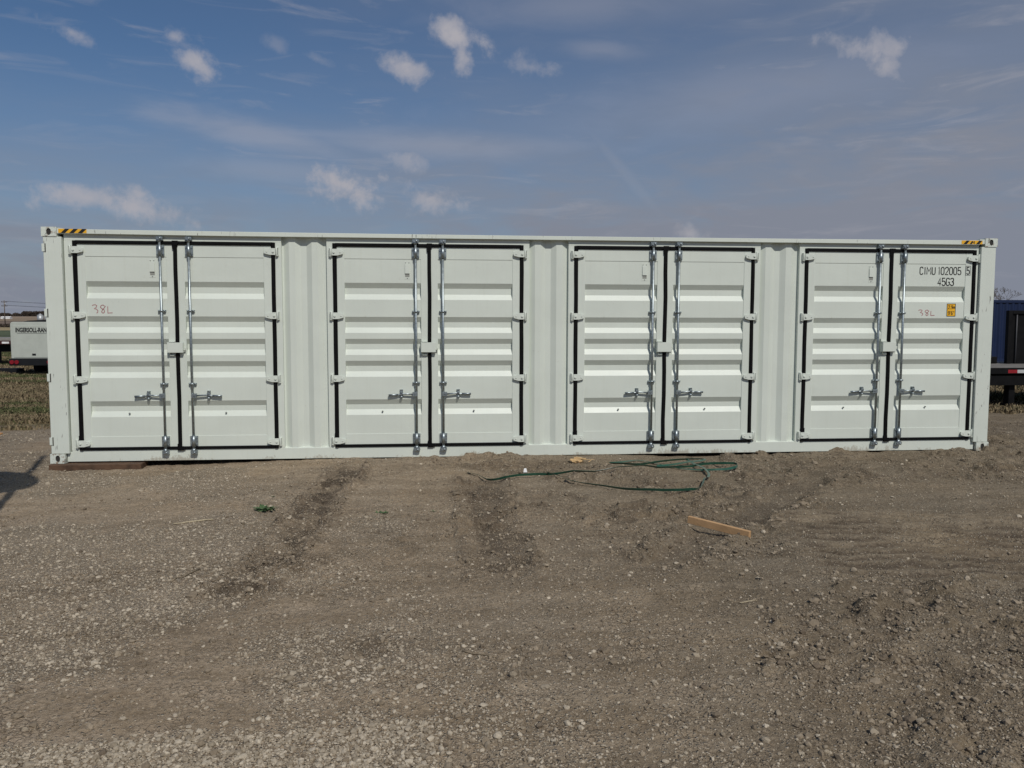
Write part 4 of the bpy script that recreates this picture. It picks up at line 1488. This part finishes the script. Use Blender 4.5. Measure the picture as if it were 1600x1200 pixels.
M_brush = rock_material('bare_brush', (.045, .035, .028), (.12, .098, .080), (.07, .05, .04))
r_ = random.Random(8)
cs = []
for k in range(70):
    x = -520 + 170 * r_.random()
    u = (x + 448) / 31
    h = 5.2 if -442 < x < -405 else 3.6 * r_.uniform(.5, 1)
    if x < -443: h = r_.uniform(1.5, 3.5)
    y = 905 + r_.uniform(0, 25)
    cs.append((x, y, float(hill_z(np.array(x), np.array(y))) + h * .45, r_.uniform(2.5, 4.5), 3, h * .6))
leaf_cloud('far_tree_line', cs, 420, 1.1, M_brush, 4, 'dark leafless tree line on the far hill at the left')
cs = []
for k in range(150):
    x = -330 + 260 * r_.random(); y = 312 + r_.uniform(-4, 4)
    cs.append((x, y, .45, r_.uniform(1, 2.4), 1.2, r_.uniform(.5, 1.0)))
leaf_cloud('brush_strip', cs, 120, .55, M_brush, 5, 'dark strip of low brush along the far field edge')

# grain bins
def grain_bin(x, y, r, h, label):
    z = float(hill_z(np.array(x), np.array(y)))
    t = thing('grain_bin', label, 'grain bin', (x, y, z), 'grain bins on the far field')
    mb = MB(); mb.cyl((0, 0, 0), (0, 0, h), r, n=28); mb.build('wall', M_steel, t)
    mb = MB(); mb.cyl((0, 0, h), (0, 0, h + r * .42), r * 1.04, r * .12, n=28); mb.build('roof', M_steel, t)
    mb = MB(); mb.cyl((0, 0, h + r * .42), (0, 0, h + r * .55), r * .14, n=10); mb.build('cap', M_steel, t)


grain_bin(-229.9, 500, 1.75, 4.7, 'silver grain bin on the far field, further from the white container')
grain_bin(-226.1, 501, 1.75, 4.6, 'silver grain bin on the far field, nearest the container\'s edge')

# far farm building
zb = float(hill_z(np.array(-323.7), np.array(650.))) - .05
fb = thing('farm_shed', 'tiny low white farm shed on the far field by the utility pole', 'shed', (-323.7, 650, zb))
mb = MB(); mb.box(-3.4, 3.4, -2, 2, 0, 1.25); mb.build('wall', M_whitewall, fb)
mb = MB(); mb.prism([(-2.2, 1.25), (2.2, 1.25), (0, 2.0)], 'x', -3.5, 3.5); mb.build('roof', M_whitewall, fb)
mb = MB(); mb.box(-1.6, -.4, -2.03, -2.0, 0, 1.1); mb.build('door', M_steel, fb)

# utility pole and wires
zp = float(hill_z(np.array(-190.), np.array(380.)))
up_ = thing('utility_pole', 'wooden utility pole with two crossarms beyond the fields at left', 'utility pole', (-190.1, 380, zp))
Hh = 11.7 - zp
mb = MB(); mb.cyl((0, 0, 0), (0, 0, Hh), .24, .15, n=8); mb.build('pole', M_wood, up_)
for zz_ in (Hh - .8, Hh - 2.6):
    mb = MB(); mb.box(-1.25, 1.25, -.10, .10, zz_ - .12, zz_ + .12); ca = mb.build('crossarm', M_wood, up_)
    for x in (-1.1, .6, 1.1):
        mb = MB(); mb.cyl((x, 0, zz_ + .12), (x, 0, zz_ + .42), .10, .07, n=6); mb.build('insulator', M_chassis, ca)
mb = MB(); mb.cyl((.38, -.1, Hh - 2.3), (.38, -.1, Hh - 1.2), .22, n=8); mb.build('transformer', M_steel, up_)
mb = MB()
for q, (dx, dz) in enumerate(((-1.1, Hh - .38), (1.1, Hh - .38), (-1.1, Hh - 2.18), (1.1, Hh - 2.18))):
    pts = []
    for k in range(25):
        u = k / 24
        pts.append((-190.1 + dx + 75 * u, 380 + 20 * u, zp + dz - 4 * 1.3 * u * (1 - u)))
    mb.tube(pts, .035, n=4)
o = mb.build('power_lines', M_chassis, None)
tag(o, 'thin power lines running right from the utility pole', 'power lines')


# ------------------------------------------------------------------ right background
M_blue = paint('blue_container_paint', (.0052, .0150, .054), mud=False, rough=.5)
M_blk = material('black_painted_steel', (.005, .005, .0055), .6, 0, .3, 6, spec=.15)
bc = thing('blue_shipping_container', 'dark blue shipping container standing behind the flatbed trailer', 'shipping container', (28.6, 22.0, -.06))
mb = MB(); corr_mesh(mb, corrugated(-6.0, 6.0, 0, 0, .02), .30, 2.68); mb.build('side_wall', M_blue, bc)
mb = MB(); mb.box(-6.1, 6.1, .0, .08, 2.68, 2.80); mb.build('top_rail', M_blue, bc, .005)
mb = MB(); mb.box(-6.1, 6.1, .0, .08, .16, .30); mb.build('bottom_rail', M_blue, bc, .005)
for x in (-6.1, 5.98):
    for y in (-.005, 2.3):
        mb = MB(); mb.box(x, x + .12, y, y + .14, 0, 2.81); mb.build('corner_post', M_blue, bc, .005)
mb = MB(); mb.box(-6.0, 6.0, .09, 2.43, 2.70, 2.77); mb.build('roof', M_blue, bc)
mb = MB(); mb.box(-6.0, 6.0, 2.36, 2.42, .16, 2.70); mb.build('back_wall', M_blue, bc)
for x in (-6.05, 6.0):
    mb = MB(); mb.box(x, x + .05, .15, 2.3, .16, 2.70); mb.build('end_wall', M_blue, bc)
for x in (-5, -3, -1, 1, 3, 5):
    mb = MB(); mb.box(x - .1, x + .1, -.05, 2.4, 0, .158); mb.build('skid', M_blk, bc)

ft = thing('flatbed_trailer', 'black flatbed trailer with red and white reflective tape at the right', 'trailer', (17, 5.7, -.06))
mb = MB()
for k in range(13):
    mb.box(-3.4, 9.0, .02 + k * .2, .20 + k * .2, .83, .868 + .002 * (k % 3))
mb.build('deck', M_deck2, ft)
mb = MB(); mb.box(-3.42, 9.0, -.06, .018, .735, .862); mb.box(-3.42, 9.0, 2.62, 2.70, .735, .862); mb.build('side_rail', M_blk, ft, .006)
mb = MB(); mb.box(-3.3, 9.0, -.02, .06, .49, .70); mb.box(-3.3, 9.0, 2.5, 2.6, .49, .70); mb.build('frame_beam', M_blk, ft, .006)
mb = MB()
for k in range(14):
    mb.box(-3.2 + k * .9, -3.1 + k * .9, .061, 2.49, .62, .733)
mb.build('crossmember', M_blk, ft)
M_red = material('red_reflective_tape', (.27, .015, .022), .4)
M_wht = material('white_reflective_tape', (.45, .46, .46), .4)
mb = MB(); mb.box(-.31, -.105, -.0625, -.0605, .755, .825); mb.build('reflective_tape', M_red, ft)['label'] = 'red reflective tape'
mb = MB(); mb.box(-.103, .16, -.0625, -.0605, .755, .825); mb.build('reflective_tape', M_wht, ft)['label'] = 'white reflective tape'
for y in (.08, 2.3):
    mb = MB(); mb.box(-.17, -.03, y, y + .16, .09, .735 if y > 1 else .62); mb.box(-.22, .02, y - .05, y + .21, .0, .09); mb.build('landing_leg', M_blk, ft, .006)
for x in (6.4, 7.4):
    for y in (.35, 2.3):
        mb = MB(); mb.cyl((x, y - .12, .42), (x, y + .12, .42), .42, n=20); mb.build('wheel', M_tyre, ft)

bk = thing('steel_panel', 'tall black steel panel standing upright on the right flatbed trailer\'s deck', 'panel', (18.95, 7.2, .815))
mb = MB(); mb.box(-1.12, 1.3, 0, .05, 0, 1.18); mb.build('sheet', M_blk, bk, .004)
mb = MB(); mb.box(-1.16, -1.06, -.04, .06, 0, 1.22); mb.box(-1.06, 1.3, -.04, -.002, 1.14, 1.22); mb.build('frame', M_blk, bk, .006)
mb = MB(); mb.cyl((-.95, -.03, .02), (-.95, -.03, 1.12), .014, n=8); mb.build('bar', material('dull_grey_bar', (.07, .07, .075), .6), bk)
mb = MB(); mb.box(17.36, 17.66, 7.3, 7.5, .815, .97)
o = mb.build('tool_box', M_blk, None, .01, loc=(17.6, 7.5, .815))
tag(o, 'small black box on the trailer deck left of the tall black panel', 'box')

# bare tree
M_bark = material('grey_bark', (.14, .12, .10), .9, 0, .2, 8)


def bare_tree(x, y, z, h, spread, seed, label):
    r = random.Random(seed)
    t = thing('bare_tree', label, 'tree', (x, y, z))
    trunk = MB(); limbs = MB(); twigs = MB()

    def grow(p, d, ln, rad, lev):
        p1 = p + d * ln
        tgt = trunk if lev == 0 else limbs if lev < 4 else twigs
        tgt.cyl(p, p1, rad, rad * .72, n=6 if lev < 3 else 3, caps=False)
        if lev >= 8: return
        n = 3 if lev < 2 else 2 if r.random() < .75 else 3
        for k in range(n):
            ax = Vector((r.gauss(0, 1), r.gauss(0, 1), r.gauss(0, 1))).normalized()
            nd = (d + ax * r.uniform(.45, .85) + Vector((0, 0, .10))).normalized()
            nd.x *= spread; nd.normalize()
            grow(p1, nd, ln * r.uniform(.66, .9), max(.015, rad * .62), lev + 1)
    grow(Vector((0, 0, 0)), Vector((0, 0, 1)), h * .26, .16, 0)
    for mb, nm in ((trunk, 'trunk'), (limbs, 'limbs'), (twigs, 'twigs')): mb.build(nm, M_bark, t)
    return t


bare_tree(72.1, 80, -.1, 6.1, 1.2, 5, 'leafless tree rising behind the dark blue container')


# ------------------------------------------------------------------ grass
def grass(name, n, xy, h_lo, h_hi, mat, seed, label, width=.012):
    r = np.random.default_rng(seed)
    x, y = xy(r, n)
    z = ground_parts(x, y)[0]
    gp = green_f(x, y)
    hh = (h_lo + (h_hi - h_lo) * r.random(len(x)) ** 1.6) * (.55 + .9 * (fbm(x, y, 1.1, 3, 211) + .5))
    a = r.random(len(x)) * 6.283
    lean = r.normal(size=(len(x), 2)) * .45
    w = width * (.6 + .8 * r.random(len(x))) * (1 + np.hypot(x - CAM[0], y - CAM[1]) / 55)
    ca, sa = np.cos(a) * w, np.sin(a) * w
    b0 = np.stack([x - ca, y - sa, z - .01], -1); b1 = np.stack([x + ca, y + sa, z - .01], -1)
    m0 = np.stack([x - ca * .7 + lean[:, 0] * hh * .3, y - sa * .7 + lean[:, 1] * hh * .3, z + hh * .6], -1)
    m1 = np.stack([x + ca * .7 + lean[:, 0] * hh * .3, y + sa * .7 + lean[:, 1] * hh * .3, z + hh * .6], -1)
    tp = np.stack([x + lean[:, 0] * hh, y + lean[:, 1] * hh, z + hh * (1 - .25 * np.hypot(lean[:, 0], lean[:, 1]))], -1)
    V = np.stack([b0, b1, m1, m0, tp], 1).reshape(-1, 3)
    o5 = np.arange(len(x)) * 5
    F = np.concatenate([np.stack([o5, o5 + 1, o5 + 2], -1), np.stack([o5, o5 + 2, o5 + 3], -1), np.stack([o5 + 3, o5 + 2, o5 + 4], -1)])
    tone = np.repeat(np.clip(gp + r.normal(size=len(x)) * .18, 0, 1), 5); t2 = np.repeat(r.random(len(x)), 5)
    o = fast_mesh(name, V, F, 3, mat, False, dict(tone=tone, lite=t2))
    return tag(o, label, None, kind='stuff')


def grass_material():
    mt = bpy.data.materials.new('winter_grass')
    mt.use_nodes = True
    t = NT(mt.node_tree); b = t.n['Principled BSDF']
    dry = t.mix(t.attr('lite'), (.105, .078, .045), (.31, .245, .15))
    gre = t.mix(t.attr('lite'), (.035, .055, .018), (.10, .125, .045))
    t.l.new(t.mix(t.ramp(t.attr('tone'), .30, .85, 0, .85), dry, gre), b.inputs['Base Color'])
    b.inputs['Roughness'].default_value = .85
    b.inputs['Specular IOR Level'].default_value = .2
    return mt


M_grass = grass_material()


def left_xy(r, n):
    d = 14.2 + 40 * r.random(n) ** 1.5
    sl = np.where(r.random(n) < .6, -.52 + .08 * r.random(n), -.62 + .26 * r.random(n))
    x = CAM[0] + sl * d + r.normal(size=n) * .1; y = CAM[1] + d
    k = (y > 4.2 + 1.6 * (fbm(x, y, 1.8, 3, 171)) + r.normal(size=len(x)) * .15) & ~((x > -10.9) & (x < -9.1) & (y > 20.8) & (y < 24.5) & (r.random(n) < .6))
    return x[k], y[k]


def right_xy(r, n):
    d = 15.0 + 26 * r.random(n) ** 1.4
    sl = .68 + .22 * r.random(n)
    x = CAM[0] + sl * d; y = CAM[1] + d
    k = (y > 4.9 + .5 * fbm(x, y, 1.2, 3, 172)) & ~((y > 21.9) & (y < 24.5))
    return x[k], y[k]


grass('dry_grass', 90000, left_xy, .03, .13, M_grass, 21, 'winter grass, straw and green, behind the lot at left')
grass('rough_grass', 26000, right_xy, .02, .10, M_grass, 22, 'rough grass under and behind the trailer at right')

# ------------------------------------------------------------------ the post outside the frame whose shadow falls at the left; disc added for the blob
yp = thing('yard_post', 'tall steel yard post with an added shadow-casting disc, out of frame at left', 'post', (1.31, -4.83, ground_z(1.31, -4.83)))
mb = MB(); mb.cyl((0, 0, 0), (0, 0, 6.7), .05, .035, n=12); mb.build('pole', M_steel, yp)
mb = MB(); mb.sphere((-.46, 0, 4.55), .66, .12, .82, 24, 12); mb.build('shadow_disc', M_steel, yp)  # made-up disc, shaped to throw the rounded part of the shadow
